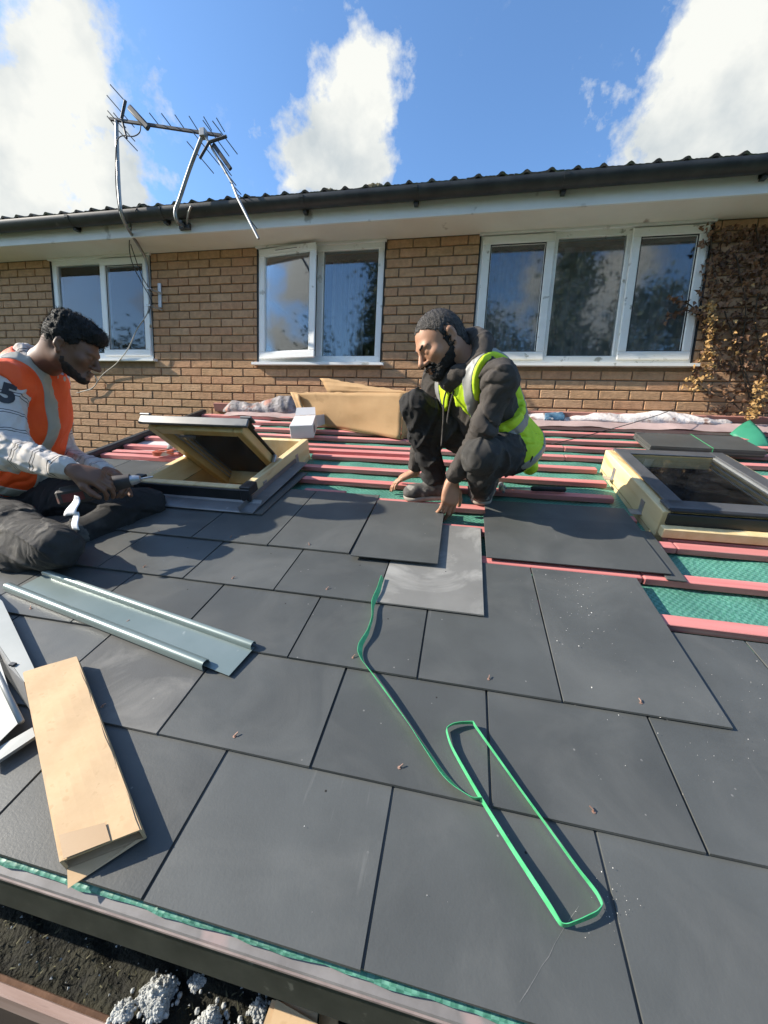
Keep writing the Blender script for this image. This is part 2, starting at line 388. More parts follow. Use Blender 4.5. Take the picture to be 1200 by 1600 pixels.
# windows
def frame_ring(q, x0, x1, z0, z1, y0, y1, t, bev=.004):
    yc = (y0+y1)/2; d = y1-y0
    q.box(((x0+x1)/2, yc, z0+t/2), (x1-x0, d, t), bev=bev); q.box(((x0+x1)/2, yc, z1-t/2), (x1-x0, d, t), bev=bev)
    q.box((x0+t/2, yc, (z0+z1)/2), (t, d-.002, z1-z0-2*t+.004), bev=bev); q.box((x1-t/2, yc, (z0+z1)/2), (t, d-.002, z1-z0-2*t+.004), bev=bev)
def pane(x0, x1, z0, z1, y, parent, mg):
    q = MB(); q.box(((x0+x1)/2, y, (z0+z1)/2), (x1-x0, .006, z1-z0)); q.build('glass_pane', mg, parent)
    q = MB(); frame_ring(q, x0-.004, x1+.004, z0-.004, z1+.004, y-.012, y-.004, .008, 0); q.build('glazing_gasket', m_seal, parent)
def window(w, mull, lights, mf, mg, label, open_i=None):
    x0, x1, z0, z1 = w[0], w[1], ZC+w[2], ZC+w[3]
    f = MB(); y0, y1 = YW+.004, YW+.07
    frame_ring(f, x0+.004, x1-.004, z0, z1-.002, y0, y1, .055)
    for mx in mull: f.box((mx, (y0+y1)/2+.001, (z0+z1)/2), (.06, .06, z1-z0-.1), bev=.004)
    wo = f.build('window', mf, house, HI); wo['label'] = label
    q = MB(); q.prism([(YW+.02, z0-.004), (YW-.055, z0-.012), (YW-.055, z0-.034), (YW-.047, z0-.034), (YW+.02, z0-.03)], 'x', x0-.035, x1+.035)
    q.build('sill', mf, wo)
    for xx in (x0-.001, x1+.001):
        q = MB(); q.box((xx, YW+.02, (z0+z1)/2), (.009, .05, z1-z0)); q.build('sealant', m_seal, wo)
    edges = [x0+.055]+[m_ for m_ in mull for _ in (0, 1)]+[x1-.055]
    for i, kind in enumerate(lights):
        a = x0+.052 if i == 0 else mull[i-1]+.028; b = x1-.052 if i == len(lights)-1 else mull[i]-.028
        za, zb = z0+.052, z1-.054
        if kind == 'f':
            pane(a-.006, b+.006, za-.006, zb+.006, YW+.03, wo, mg)
        else:
            a -= .03; b += .03; za -= .03; zb += .03
            s = MB(); frame_ring(s, a, b, za, zb, YW-.016, YW+.0035, .062, .006)
            frame_ring(s, a+.05, b-.05, za+.05, zb-.05, YW-.006, YW+.012, .022, .004)
            if kind == 'o':
                s.box(((a+b)/2, YW-.019, zb-.03), (.26, .012, .014), bev=.003)
                so_ = s.build('sash', mf, wo); mg_ = MB()
                piv = Vector((a, YW, 0)); Mo = TR(piv) @ Matrix.Rotation(math.radians(-7), 4, 'Z') @ TR(-piv)
                so_.matrix_basis = Mo
                p_ = MB(); p_.box(((a+b)/2, YW-.002, (za+zb)/2), (b-a-.13, .006, zb-za-.13)); po = p_.build('glass_pane', mg, wo); po.matrix_basis = Mo
                p_ = MB(); p_.box(((a+b)/2, YW-.022, zb-.031), (.22, .008, .004)); po = p_.build('trickle_vent', m_seal, wo); po.matrix_basis = Mo
            else:
                s.build('sash', mf, wo)
                pane(a+.066, b-.066, za+.066, zb-.066, YW+.004, wo, mg)
    return wo
w1 = window(WINS[0], [-3.655], 'fs', m_upvc, m_glass, 'white two-light window nearest the orange vest')
w2 = window(WINS[1], [-1.355], 'of', m_upvc, m_glass, 'white window with its left casement ajar')
w3 = window(WINS[2], [.585, 1.135], 'sfs', m_upvc_dirty, m_glass_dusty, 'grimy white three-light window beside the ivy')
q = MB(); q.tube([(-3.53, YW+.045, ZC+1.05), (-3.53, YW+.03, ZC+1.06), (-3.53, YW+.03, ZC+1.2)], .011, 8); q.build('window_handle', m_upvc, w1, smooth=True)
# rooms behind the windows
for (x0, x1, z0, z1), dep in zip(WINS, (2.6, 2.4, 2.2)):
    q = MB(); y0 = YW+.212; y1 = y0+dep; a, b, c, d = x0-.55, x1+.55, ZC+z0-.9, ZC+z1+.04
    q.add([(a, y0, c), (b, y0, c), (b, y1, c), (a, y1, c), (a, y0, d), (b, y0, d), (b, y1, d), (a, y1, d)],
          [(0, 1, 2, 3), (4, 7, 6, 5), (3, 2, 6, 7), (0, 3, 7, 4), (1, 5, 6, 2)])
    q.build('room', m_room, house, HI)
def curtain(x0, x1, z0, z1, y, amp, folds, m, label, seed=0, flare=0.0):
    r = random.Random(seed); ph = [r.uniform(0, 6) for _ in range(3)]
    def fn(a, b):
        x = x0+(x1-x0)*a+flare*(1-b)*(a-.5)
        return Vector((x, y+amp*(math.sin(a*folds*6.28+ph[0]+.6*math.sin(b*2+ph[1]))+.4*math.sin(a*folds*14+ph[2]))*(1.15-.4*b), ZC+z0+(z1-z0)*b))
    q = MB(); q.grid(fn, 90, 10); o = q.build('curtain', m, None, smooth=True)
    sd = o.modifiers.new('thickness', 'SOLIDIFY'); sd.thickness = .003
    return tag(o, label, 'curtain')
curtain(-1.36, -1.02, .55, 1.80, YW+.33, .028, 4.5, m_curtain, 'dark grey curtain drawn aside behind the window left of the grey hoodie', 3)
curtain(-.02, .60, .55, 1.80, YW+.30, .012, 9, m_netcurt, 'grey net curtain behind the left light of the three-light window', 5)
curtain(.64, 1.70, .55, 1.80, YW+.30, .012, 12, m_netcurt, 'grey net curtain behind the middle and right lights beside the ivy', 8)
curtain(-4.30, -4.05, .5, 1.8, YW+.3, .02, 3, m_netcurt, 'pale curtain edge behind the far left window', 9)

# eaves
q = MB(); q.box((-1, YW-.137, ZC+1.797), (12, .272, .012)); q.build('soffit', m_soffit, house, HI)
q = MB(); q.box((-1, YW-.281, ZC+1.865), (12, .018, .165), bev=.002); q.build('fascia', m_fascia, house, HI)
# timber packing strip over the windows
for w in WINS:
    q = MB(); q.box(((w[0]+w[1])/2, YW-.01, ZC+1.782), (w[1]-w[0]+.02, .03, .016)); q.build('head_trim', m_fascia, house, HI)
# gutter: a half-round with rolled lip
GY, GZ, GR = YW-.352, ZC+1.925, .058
arc = [(GY-GR*math.cos(t), GZ-GR*math.sin(t)) for t in [math.pi*i/14 for i in range(15)]]
q = MB(); q.sheet([(GY-GR+.008, GZ+.006), (GY-GR, GZ+.008)]+arc, 'x', -7, 5, .003)
gut = q.build('gutter', m_gutter, house, HI, smooth=.6)
for bx in (-5.2, -3.55, -2.62, -1.36, -.48, .55, 1.75, 2.9):
    q = MB(); q.sheet([(GY-GR*1.09*math.cos(t), GZ+.004-GR*1.09*math.sin(t)) for t in [math.pi*i/12 for i in range(13)]]+[(GY+GR+.008, GZ-.06)], 'x', bx-.017, bx+.017, .005)
    q.box((bx, GY+GR*.55, GZ-.062), (.03, .045, .03)); q.build('gutter_bracket', m_gutter, gut)
# roof tiles: two full courses of rolled tiles over the eave; the roof behind them
PT = math.radians(22)
def tile_mesh(seed):
    r = random.Random(seed); q = MB(); nu = 25
    prof = []
    for i in range(nu):
        x = -.165+.33*i/(nu-1); ph = (x/.165) % 1.0
        h = .020*max(0, math.cos((ph-.5)*2*math.pi*1.35)) if abs(ph-.5) < .19 else 0
        prof.append((x, h))
    top = [(x, h+.008+r.uniform(-.002, .002)) for x, h in prof]; bot = [(x, h-.008) for x, h in prof][::-1]
    q.prism(top+bot, 'y', 0, .40)
    return q.mesh('roof_tile', m_tile, smooth=.7)
TM = [tile_mesh(i) for i in range(4)]
q = MB(); yb = YW-.33; zb = ZC+1.990
q.add([(-7, yb+.05, zb-.02), (5, yb+.05, zb-.02), (5, yb+4.0, zb+3.95*math.tan(PT)), (-7, yb+4.0, zb+3.95*math.tan(PT))], [(0, 1, 2, 3)])
roof_o = q.build('roof', m_tile, house, HI)
for row in range(3):
    for i in range(28):
        o = bpy.data.objects.new('roof_tile', TM[(i*3+row) % 4]); COL.objects.link(o); o.parent = roof_o
        o.location = (-5.6+.332*i, yb+row*.31*math.cos(PT)+R_.uniform(-.006, .006), zb-.012+row*.31*math.sin(PT)+.008)
        o.rotation_euler = (PT-.05, R_.uniform(-.006, .006), R_.uniform(-.008, .008))
for x0, x1, nm in ((-1.28, -1.13, 'flat'), (-.90, -.75, 'taller')):
    q = MB(); cx = (x0+x1)/2
    def fn(a, b, cx=cx, h=(.045 if nm == 'flat' else .055)):
        t = a*2*math.pi; e = math.sin(b*math.pi*.5); rr = math.cos(b*math.pi*.5)**.5
        j = 1+.10*math.sin(5*t+cx*9)+.07*math.sin(11*t)
        return Vector((cx+.085*rr*math.cos(t)*j, YW-.22+.06*rr*math.sin(t)*j, ZC+2.012+h*e+.006*math.sin(9*t+b*7)))
    q.grid(fn, 28, 8, True); o = q.build('moss_clump', m_moss, smooth=True)
    tag(o, 'flatter clump of dry moss on the roof edge above the open casement' if nm == 'flat' else 'taller clump of dry moss on the roof edge nearer the brick pier', 'moss')

# ================================================================== trees behind the viewer, mirrored in the panes
m_bark = mat('bark', (.05, .04, .03), (.10, .08, .06), 12, .95, bump=.08)
m_leaf = mat('tree_leaf', (.05, .08, .03), (.11, .14, .06), 2.5, .7)
def tree(x, y, h, rw, label, seed, conical=False):
    r = random.Random(seed); t = thing('tree', label, 'tree', TR((x, y, 0)), 'trees at the end of the garden')
    q = MB(); q.tube([(0, 0, 0), (.05, .02, h*.3), (-.05, .05, h*.6), (.02, 0, h*.92)], [.2, .15, .09, .02], 8)
    for i in range(9):
        z = h*(.25+.07*i); a = r.uniform(0, 6.28); l_ = rw*.7*(1-.06*i)
        q.tube([(0, 0, z), (math.cos(a)*l_*.5, math.sin(a)*l_*.5, z+.3), (math.cos(a)*l_, math.sin(a)*l_, z+.8)], [.06, .04, .012], 5)
    q.build('trunk', m_bark, t)
    nr = np.random.default_rng(seed); n = 15000
    cl = []
    for i in range(90):
        f = r.random(); z = h*(.2+.8*f)
        wd = rw*((1-f)*1.05+.05 if conical else math.sin(math.pi*min(1, .12+f*.86))**.7)
        a = r.uniform(0, 6.28); d = wd*math.sqrt(r.random())
        cl.append((math.cos(a)*d, math.sin(a)*d, z, rw*r.uniform(.16, .34)))
    cl = np.array(cl); pick = nr.integers(0, len(cl), n)
    c = cl[pick, :3]+nr.normal(size=(n, 3))*cl[pick, 3:4]*.55
    a = nr.normal(size=(n, 3)); a /= np.linalg.norm(a, axis=1)[:, None]; b = np.cross(a, nr.normal(size=(n, 3))); b /= np.linalg.norm(b, axis=1)[:, None]
    sz = nr.uniform(.05, .12, (n, 1))
    v = np.stack([c-a*sz, c+b*sz*.5, c+a*sz, c-b*sz*.5], 1).reshape(-1, 3)
    me = bpy.data.meshes.new('crown'); me.from_pydata(v.tolist(), [], (np.arange(n*4).reshape(-1, 4)).tolist()); me.materials.append(m_leaf)
    put('crown', me, t)
for i, (x, y, h, rw, con) in enumerate([(-15, -9, 7.4, 3.2, 0), (-9.0, -10, 9.4, 3.4, 0), (-3.6, -9.5, 10.6, 2.3, 1), (.2, -10, 8.8, 3.0, 0), (3.6, -9.5, 10.6, 2.5, 1), (6.6, -10, 9.2, 3.2, 0), (11.0, -11, 9.2, 3.6, 0), (16, -10, 8.8, 3.4, 0)]):
    tree(x, y, h, rw, ['broad low tree farthest left behind the viewer', 'tall broad tree left behind the viewer', 'pointed tree mirrored in the open casement', 'round tree behind the viewer', 'pointed tree mirrored in the three-light window', 'bushy tree mirrored beside the pointed one', 'wide tree right behind the viewer', 'wide tree farthest right behind the viewer'][i], 40+i, con)
# ================================================================== lean-to roof being slated
def slate_mat(name, base, dust, dustamt, rough=.42, speck=.0022):
    m, n, l, b = new_mat(name)
    t = n.new('ShaderNodeTexCoord'); info = n.new('ShaderNodeObjectInfo')
    s_ = n.new('ShaderNodeVectorMath'); s_.operation = 'SCALE'; s_.inputs[0].default_value = (41, 23, 11); l.new(info.outputs['Random'], s_.inputs['Scale'])
    ad = n.new('ShaderNodeVectorMath'); l.new(t.outputs['Object'], ad.inputs[0]); l.new(s_.outputs[0], ad.inputs[1]); V = ad.outputs[0]
    def nz(sc_, det, rough_, dist=0, src=None):
        q = n.new('ShaderNodeTexNoise'); q.inputs['Scale'].default_value = sc_; q.inputs['Detail'].default_value = det; q.inputs['Roughness'].default_value = rough_; q.inputs['Distortion'].default_value = dist
        l.new(src or V, q.inputs['Vector']); return q.outputs['Fac']
    def rmp(f, a, b_, ca=(0, 0, 0), cb=(1, 1, 1)):
        r = n.new('ShaderNodeValToRGB'); r.color_ramp.elements[0].position = a; r.color_ramp.elements[1].position = b_
        r.color_ramp.elements[0].color = rgba(ca); r.color_ramp.elements[1].color = rgba(cb); l.new(f, r.inputs[0]); return r.outputs[0]
    def mixc(f, a, b_):
        x = n.new('ShaderNodeMix'); x.data_type = 'RGBA'
        for i, q in ((0, f), (6, a), (7, b_)):
            if hasattr(q, 'links'): l.new(q, x.inputs[i])
            elif i == 0: x.inputs[0].default_value = q
            else: x.inputs[i].default_value = rgba(q)
        return x.outputs[2]
    lo = tuple(c*.86 for c in base); hi = tuple(c*1.16 for c in base)
    col = rmp(nz(5, 5, .55), .3, .7, lo, hi)
    big = nz(3.2, 6, .62, 1.2)
    dm = n.new('ShaderNodeMath'); dm.operation = 'MULTIPLY'; dm.inputs[1].default_value = dustamt
    l.new(rmp(big, .48, .78), dm.inputs[0]); col = mixc(dm.outputs[0], col, dust)
    # dragged scuffs
    mp = n.new('ShaderNodeMapping'); mp.inputs['Rotation'].default_value = (0, 0, .5); mp.inputs['Scale'].default_value = (60, 5, 5); l.new(V, mp.inputs['Vector'])
    sm = n.new('ShaderNodeMath'); sm.operation = 'MULTIPLY'; l.new(rmp(nz(1, 3, .5, 0, mp.outputs[0]), .66, .72), sm.inputs[0]); l.new(rmp(nz(4, 2, .5), .55, .7), sm.inputs[1])
    sm2 = n.new('ShaderNodeMath'); sm2.operation = 'MULTIPLY'; sm2.inputs[1].default_value = .35; l.new(sm.outputs[0], sm2.inputs[0]); col = mixc(sm2.outputs[0], col, dust)
    # grit
    vo = n.new('ShaderNodeTexVoronoi'); vo.inputs['Scale'].default_value = 34; l.new(V, vo.inputs['Vector'])
    ms = n.new('ShaderNodeMath'); ms.operation = 'LESS_THAN'; ms.inputs[1].default_value = .075; l.new(vo.outputs['Distance'], ms.inputs[0])
    mg = n.new('ShaderNodeMath'); mg.operation = 'MULTIPLY'; l.new(ms.outputs[0], mg.inputs[0]); l.new(rmp(nz(9, 2, .5), .58, .62), mg.inputs[1])
    mg2 = n.new('ShaderNodeMath'); mg2.operation = 'MULTIPLY'; mg2.inputs[1].default_value = .45; l.new(mg.outputs[0], mg2.inputs[0])
    col = mixc(mg2.outputs[0], col, (.35, .34, .32))
    hs = n.new('ShaderNodeHueSaturation'); mr = n.new('ShaderNodeMapRange'); mr.inputs[3].default_value = .88; mr.inputs[4].default_value = 1.12
    l.new(info.outputs['Random'], mr.inputs[0]); l.new(mr.outputs[0], hs.inputs['Value']); l.new(col, hs.inputs['Color'])
    l.new(hs.outputs[0], b.inputs['Base Color'])
    mr2 = n.new('ShaderNodeMapRange'); mr2.inputs[3].default_value = rough-.06; mr2.inputs[4].default_value = rough+.14; l.new(big, mr2.inputs[0]); l.new(mr2.outputs[0], b.inputs['Roughness'])
    b.inputs['Specular IOR Level'].default_value = .38
    bp = n.new('ShaderNodeBump'); bp.inputs['Strength'].default_value = .35; bp.inputs['Distance'].default_value = .0008; l.new(nz(220, 4, .6), bp.inputs['Height']); l.new(bp.outputs[0], b.inputs['Normal'])
    return m
m_slate = slate_mat('fibre_cement_slate', (.078, .082, .079), (.16, .16, .15), .38)
m_slate_dusty = slate_mat('dusty_slate_back', (.175, .172, .16), (.40, .39, .36), .95, .62)
m_slate_smear = slate_mat('smeared_slate', (.085, .086, .084), (.27, .26, .235), .95, .55)
m_batten = mat('red_treated_batten', (.52, .16, .15), (.64, .25, .23), 9, .75, bump=.02, bscale=80, c3=(.64, .30, .27), s3=22, t3=.6, stretch=(.25, 3, 3), rand=.08)
m_batten_pale = mat('pale_timber', (.62, .42, .20), (.74, .54, .29), 7, .6, stretch=(.3, 4, 4), bump=.01)
def weave_mat(name, c1, c2, sc_=95):
    m, n, l, b = new_mat(name); t = n.new('ShaderNodeTexCoord')
    ch = n.new('ShaderNodeTexChecker'); ch.inputs['Scale'].default_value = sc_; ch.inputs[1].default_value = rgba(c1); ch.inputs[2].default_value = rgba(c2); l.new(t.outputs['Object'], ch.inputs['Vector'])
    nz = n.new('ShaderNodeTexNoise'); nz.inputs['Scale'].default_value = 7; nz.inputs['Detail'].default_value = 6; l.new(t.outputs['Object'], nz.inputs['Vector'])
    mr = n.new('ShaderNodeMapRange'); mr.inputs[1].default_value = .3; mr.inputs[2].default_value = .7; mr.inputs[3].default_value = .75; mr.inputs[4].default_value = 1.2; l.new(nz.outputs['Fac'], mr.inputs[0])
    hs = n.new('ShaderNodeHueSaturation'); l.new(ch.outputs[0], hs.inputs['Color']); l.new(mr.outputs[0], hs.inputs['Value']); l.new(hs.outputs[0], b.inputs['Base Color'])
    b.inputs['Roughness'].default_value = .5
    wv = n.new('ShaderNodeTexVoronoi'); wv.inputs['Scale'].default_value = sc_*.8; l.new(t.outputs['Object'], wv.inputs['Vector'])
    bp = n.new('ShaderNodeBump'); bp.inputs['Strength'].default_value = .7; bp.inputs['Distance'].default_value = .003; l.new(wv.outputs['Distance'], bp.inputs['Height']); l.new(bp.outputs[0], b.inputs['Normal'])
    return m
m_under = weave_mat('green_underlay', (.06, .21, .15), (.11, .30, .23))
m_under_glare = mat('glare_underlay', (.55, .52, .50), (.68, .65, .62), 6, .6, bump=.03)  # sun glare on the membrane, painted in as a whitish base colour
m_copper = mat('copper', (.30, .17, .12), (.42, .27, .21), 30, .5, metal=.5)
m_grey_pl = mat('grey_plastic_tray', (.16, .15, .145), (.25, .235, .23), 12, .4, c3=(.32, .25, .24), s3=8, t3=.6)
m_wfascia = mat('weathered_dark_fascia', (.022, .024, .020), (.05, .052, .043), 10, .6, c3=(.10, .10, .085), s3=40, t3=.66)
m_lip = mat('pinkish_lip', (.22, .17, .16), (.34, .27, .25), 20, .6)
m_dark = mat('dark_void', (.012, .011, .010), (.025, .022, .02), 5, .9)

ext = thing('extension', 'lean-to extension roof half covered with dark grey slates', 'extension', TR((0, .6, 0)))
EI = ext.matrix_basis.inverted()
def EM(M): return EI @ M
RL, RR, VT = -2.44, 3.2, 3.33
SKL = (-1.60, -.985, 1.47, 2.25); SKR = (.80, 1.40, 1.53, 2.29)
# underlay sheet, sagging between the rafters, cut out at the roof windows
us = np.arange(RL, RR+.01, .047); vv = np.arange(.16, VT+.01, .0317)
def under_w(u, v): return -.047-.007*abs(math.sin(math.pi*(u+.2)/.45))-.0025*math.sin(u*23+v*9)*math.sin(v*31+u*5)
q = MB(); nu = len(us); q.v = [Vector((u, v, under_w(u, v))) for v in vv for u in us]
for j in range(len(vv)-1):
    for i in range(nu-1):
        uc, vc = us[i]+.023, vv[j]+.016
        if any(a < uc < b and c < vc < d for a, b, c, d in (SKL, SKR)): continue
        if uc < -1.72 and vc > 1.9: continue
        q.f.append((j*nu+i, j*nu+i+1, (j+1)*nu+i+1, (j+1)*nu+i)); q.m.append(0)
under = q.build('underlay', m_under, ext, EM(RM(0, 0)), smooth=True)
q = MB(); q.grid(lambda a, b: Vector((RL+.72*a, 1.90+1.40*b, -.046-.004*math.sin(a*9+b*5))), 12, 24); q.build('glare_underlay', m_under_glare, ext, EM(RM(0, 0)), smooth=True)  # separate underlay patch whose whitened colour imitates glare
# battens: each a length of its own
BV = [.60, .80, 1.0, 1.22, 1.44, 1.645, 1.865, 2.055, 2.25, 2.455, 2.64, 2.80, 2.99, 3.17]
def batten_mesh(seed):
    r = random.Random(seed); q = MB(); n = 9
    for i in range(n): pass
    q.box((0, 0, 0), (1, .045, .026), bev=.002)
    return q.mesh('batten', m_batten)
BM = [batten_mesh(i) for i in range(3)]
def batten(u0, u1, v, w=-.029, rz=0.0, me=None):
    o = put('batten', me or BM[R_.randrange(3)], ext); o.matrix_basis = EM(RM((u0+u1)/2, v, w, rz)) @ Matrix.Diagonal((u1-u0, 1, 1, 1)); return o
for i, v in enumerate(BV):
    runs = [(RL+.02, RR)]
    for a, b, c, d in (SKL, SKR):
        if c-.03 < v < d+.03:
            nr = []
            for s, e in runs:
                if s < a and e > b: nr += [(s, a-.03-R_.random()*.03), (b+.012+R_.random()*.03, e)]
                else: nr.append((s, e))
            runs = nr
    # butt joints
    out_ = []
    for s, e in runs:
        if e-s > 2.6:
            c_ = s+(e-s)*(.3+.4*R_.random()); out_ += [(s, c_-.002), (c_+.002, e)]
        else: out_.append((s, e))
    for s, e in out_: batten(s, e, v+R_.uniform(-.004, .004), -.029+R_.uniform(-.001, .001), R_.uniform(-.002, .002))
batten(-.80, -.575, 1.705, -.029); batten(-1.05, -.30, 2.29, -.006, .012); batten(.83, 1.5, 1.505, -.029)
batten(-2.38, -1.70, 2.12, -.024, .03); batten(-2.30, -1.85, 2.52, -.024, -.02)
# slates
SLW, SLL, SLT = .347, .55, .0045
def slate_mesh(m_, seed):
    r = random.Random(seed); q = MB(); w, h = SLW/2, SLL
    # chamfered lower edge, corners a hair out of true
    j = lambda: r.uniform(-.0007, .0007)
    nrow = [(0, 0.0), (.0016, .0)]
    vs_ = []
    for z in (0, 1):
        for (x, y) in ((-w, 0), (w, 0), (w, h), (-w, h)):
            inset = .0012 if z else 0
            vs_.append((x-math.copysign(inset, x)+j(), y+(inset if y == 0 else -inset)+j(), SLT*z))
    q.add(vs_, [(0, 3, 2, 1), (4, 5, 6, 7), (0, 1, 5, 4), (1, 2, 6, 5), (2, 3, 7, 6), (3, 0, 4, 7)])
    return q.mesh('slate', m_)
SM = [slate_mesh(m_slate, i) for i in range(6)]
TILT = -math.asin(.0165/SLL)
riv = MB(); riv.tube([(0, 0, 0), (0, 0, .0012), (0, 0, .0014)], [.0035, .0035, .002], 10); riv.tube([(0, 0, .001), (.0004, .0015, .004), (.0006, .009, .0055)], .0013, 6)
RIV = riv.mesh('copper_rivet', m_copper)
hole = MB(); hole.tube([(0, 0, 0), (0, 0, .0003)], .0022, 8); HOLE = hole.mesh('nail_hole', m_dark)
def slate(u0, u1, v, k, m_=None, lift=0.0, rz=0.0, rivet=True, length=1.0, label=None):
    me = SM[R_.randrange(6)]
    if m_:
        me = slate_mesh(m_, R_.randrange(99))
    o = put('slate', me, ext); w = u1-u0-.0038
    o.matrix_basis = EM(RM((u0+u1)/2, v+R_.uniform(-.0015, .0015), -.0005+lift+R_.uniform(0, .0008), rz+R_.uniform(-.0012, .0012), TILT)) @ Matrix.Diagonal((w/SLW, length, 1, 1))
    if label: o['label'] = label
    if rivet:
        c = put('copper_rivet', RIV, o); c.matrix_basis = TR((R_.uniform(-.008, .008), .030+R_.uniform(-.004, .004), SLT)) @ Matrix.Rotation(R_.uniform(-1, 1), 4, 'Z') @ Matrix.Diagonal((SLW/w, 1, 1, 1))
    if R_.random() < .5 and w > .2:
        c = put('nail_hole', HOLE, o); c.matrix_basis = TR((R_.uniform(-.02, .02)+.06, .20+R_.uniform(-.02, .02), SLT))
    return o
CV = [.155, .392, .642, .893, 1.143, 1.375, 1.60]
CJ = [[-1.85, -1.49, -1.137, -.787, -.437, -.08, .28, .632, .985, 1.34, 1.69, 2.05],
      [-2.01, -1.66, -1.31, -.957, -.606, -.25, .102, .452, .803, 1.15, 1.50, 1.85, 2.2],
      [-2.17, -1.82, -1.465, -1.113, -.760, -.412, -.066, .273, .618],
      [-2.34, -1.985, -1.63, -1.275, -.918, -.575, -.230],
      [-2.43, -2.10, -1.75, -1.408, -1.064, -.725, -.388],
      [-2.43, -2.24, -1.92, -1.61, -1.207, -.868]]
for k, js in enumerate(CJ):
    for a, b in zip(js[:-1], js[1:]):
        sm = (k == 1 and abs(a+.957) < .01)
        hid = min(b, SKL[1])-max(a, SKL[0]) > .10 and CV[k]+SLL > SKL[2]      # cut short at the roof window
        slate(a, b, CV[k], k, m_slate_smear if sm else None, length=(SKL[2]-.004-CV[k])/SLL if hid else 1.0, label='slate with chalky smears beside the pale carton' if sm else None, rivet=(k > 0 or False))
# slates beside the open roof window
for a, b, v in ((-2.43, -2.08, 1.60), (-2.08, -1.735, 1.60), (-1.735, -1.612, 1.60)):
    slate(a, b, v, 6, length=.62)
slate(-.980, -.868, 1.376, 5, rivet=False, lift=.0006)
# starter course under the first
for a, b in zip(np.arange(-2.0, 2.2, .352), np.arange(-1.65, 2.55, .352)):
    o = put('slate', SM[0], ext); o.matrix_basis = EM(RM((a+b)/2, .157, -.006, 0, TILT*.6)) @ Matrix.Diagonal((1, .6, 1, 1))
# the dusty slate by the gap: lies chalk side up
slate(-.230, .104, .895, 3, m_slate_dusty, lift=.0015, rivet=False, label='chalky pale grey slate at the end of its course')

# loose slates: not fixed yet
def loose(name, label, u, v, w, sx, sy, rz, m_=None, rx=TILT):
    q = MB(); q.box((0, 0, .0023), (sx, sy, .0046), bev=.0008)
    o = q.build(name, m_ or m_slate, None, RM(u, v, w, rz, rx)); return tag(o, label, 'slate')
loose('loose_slate', 'loose slate under the hand of the man in the yellow vest', -.2165, 1.362, .0065, .320, .50, .012)
loose('loose_slate', 'wide loose slate across the battens, the nearer of the two by the dusty slate', .4225, 1.387, -.004, .612, .348, .010, None, -.005)
loose('loose_slate', 'shaded wide loose slate farther up, by the feet of the yellow vested man', .435, 1.565, -.011, .62, .30, .022, None, .004)
loose('loose_slate', 'narrow slate strip peeking out under the wide loose slate', .745, 1.36, -.0125, .06, .33, -.03, None, 0)

# verge trim at the far left
q = MB(); q.box((RL-.012, 1.75, -.005), (.05, 3.0, .035), bev=.006); q.box((RL-.03, 1.75, -.07), (.012, 3.0, .12)); q.build('verge_trim', m_gutter, ext, EM(RM(0, 0)))
# eaves: membrane edge, tray, lip, fascia
def zz(z): return ZC+z
q = MB()
def skirt(a, b):
    u = -2.4+4.8*a; j = .0008*math.sin(u*37)+.0006*math.sin(u*83+1)
    prof = [(.475, -.708), (.430, -.7225), (.4225+j, -.7255), (.4205+j*1.5, -.7290+j)]
    t = b*3; i = min(2, int(t)); f = t-i
    return Vector((u, prof[i][0]*(1-f)+prof[i+1][0]*f, zz(prof[i][1]*(1-f)+prof[i+1][1]*f)))
q.grid(skirt, 160, 7); q.build('underlay_skirt', m_under, ext, EI, smooth=True)
q = MB(); q.sheet([(.46, zz(-.727)), (.428, zz(-.731)), (.4155, zz(-.7405)), (.4145, zz(-.7435))], 'x', -2.44, 2.5, .0016); q.build('eaves_tray', m_grey_pl, ext, EI)
q = MB(); q.box((0, .4165, zz(-.7465)), (4.9, .009, .006), bev=.0015); q.build('gutter_lip', m_lip, ext, EI)
q = MB(); q.box((0, .428, zz(-.782)), (4.88, .018, .066), bev=.002); q.build('fascia', m_wfascia, ext, EI)
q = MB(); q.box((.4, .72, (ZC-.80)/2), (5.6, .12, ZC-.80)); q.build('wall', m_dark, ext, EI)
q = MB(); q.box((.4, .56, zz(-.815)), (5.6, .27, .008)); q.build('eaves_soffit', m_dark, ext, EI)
# rafters under the sheet
# abutment board along the house wall
q = MB(); q.box((.35, VT+.02, .012), (5.5, .035, .08), bev=.003); q.build('abutment_board', mat('stained_pink_board', (.30, .13, .10), (.42, .20, .16), 6, .8, stretch=(.3, 3, 3), bump=.02), ext, EM(RM(0, 0)))
q = MB()
def fn(a, b):
    u = -2.2+5.2*a; j = .006*math.sin(u*9)+.004*math.sin(u*21)
    return Vector((u, 3.14+b*.16, -.012+.02*b+j*(1-b)))
q.grid(fn, 90, 5); q.build('top_felt_strip', mat('grey_pink_felt', (.34, .25, .24), (.48, .36, .34), 5, .8, bump=.03), ext, EM(RM(0, 0)), smooth=True)
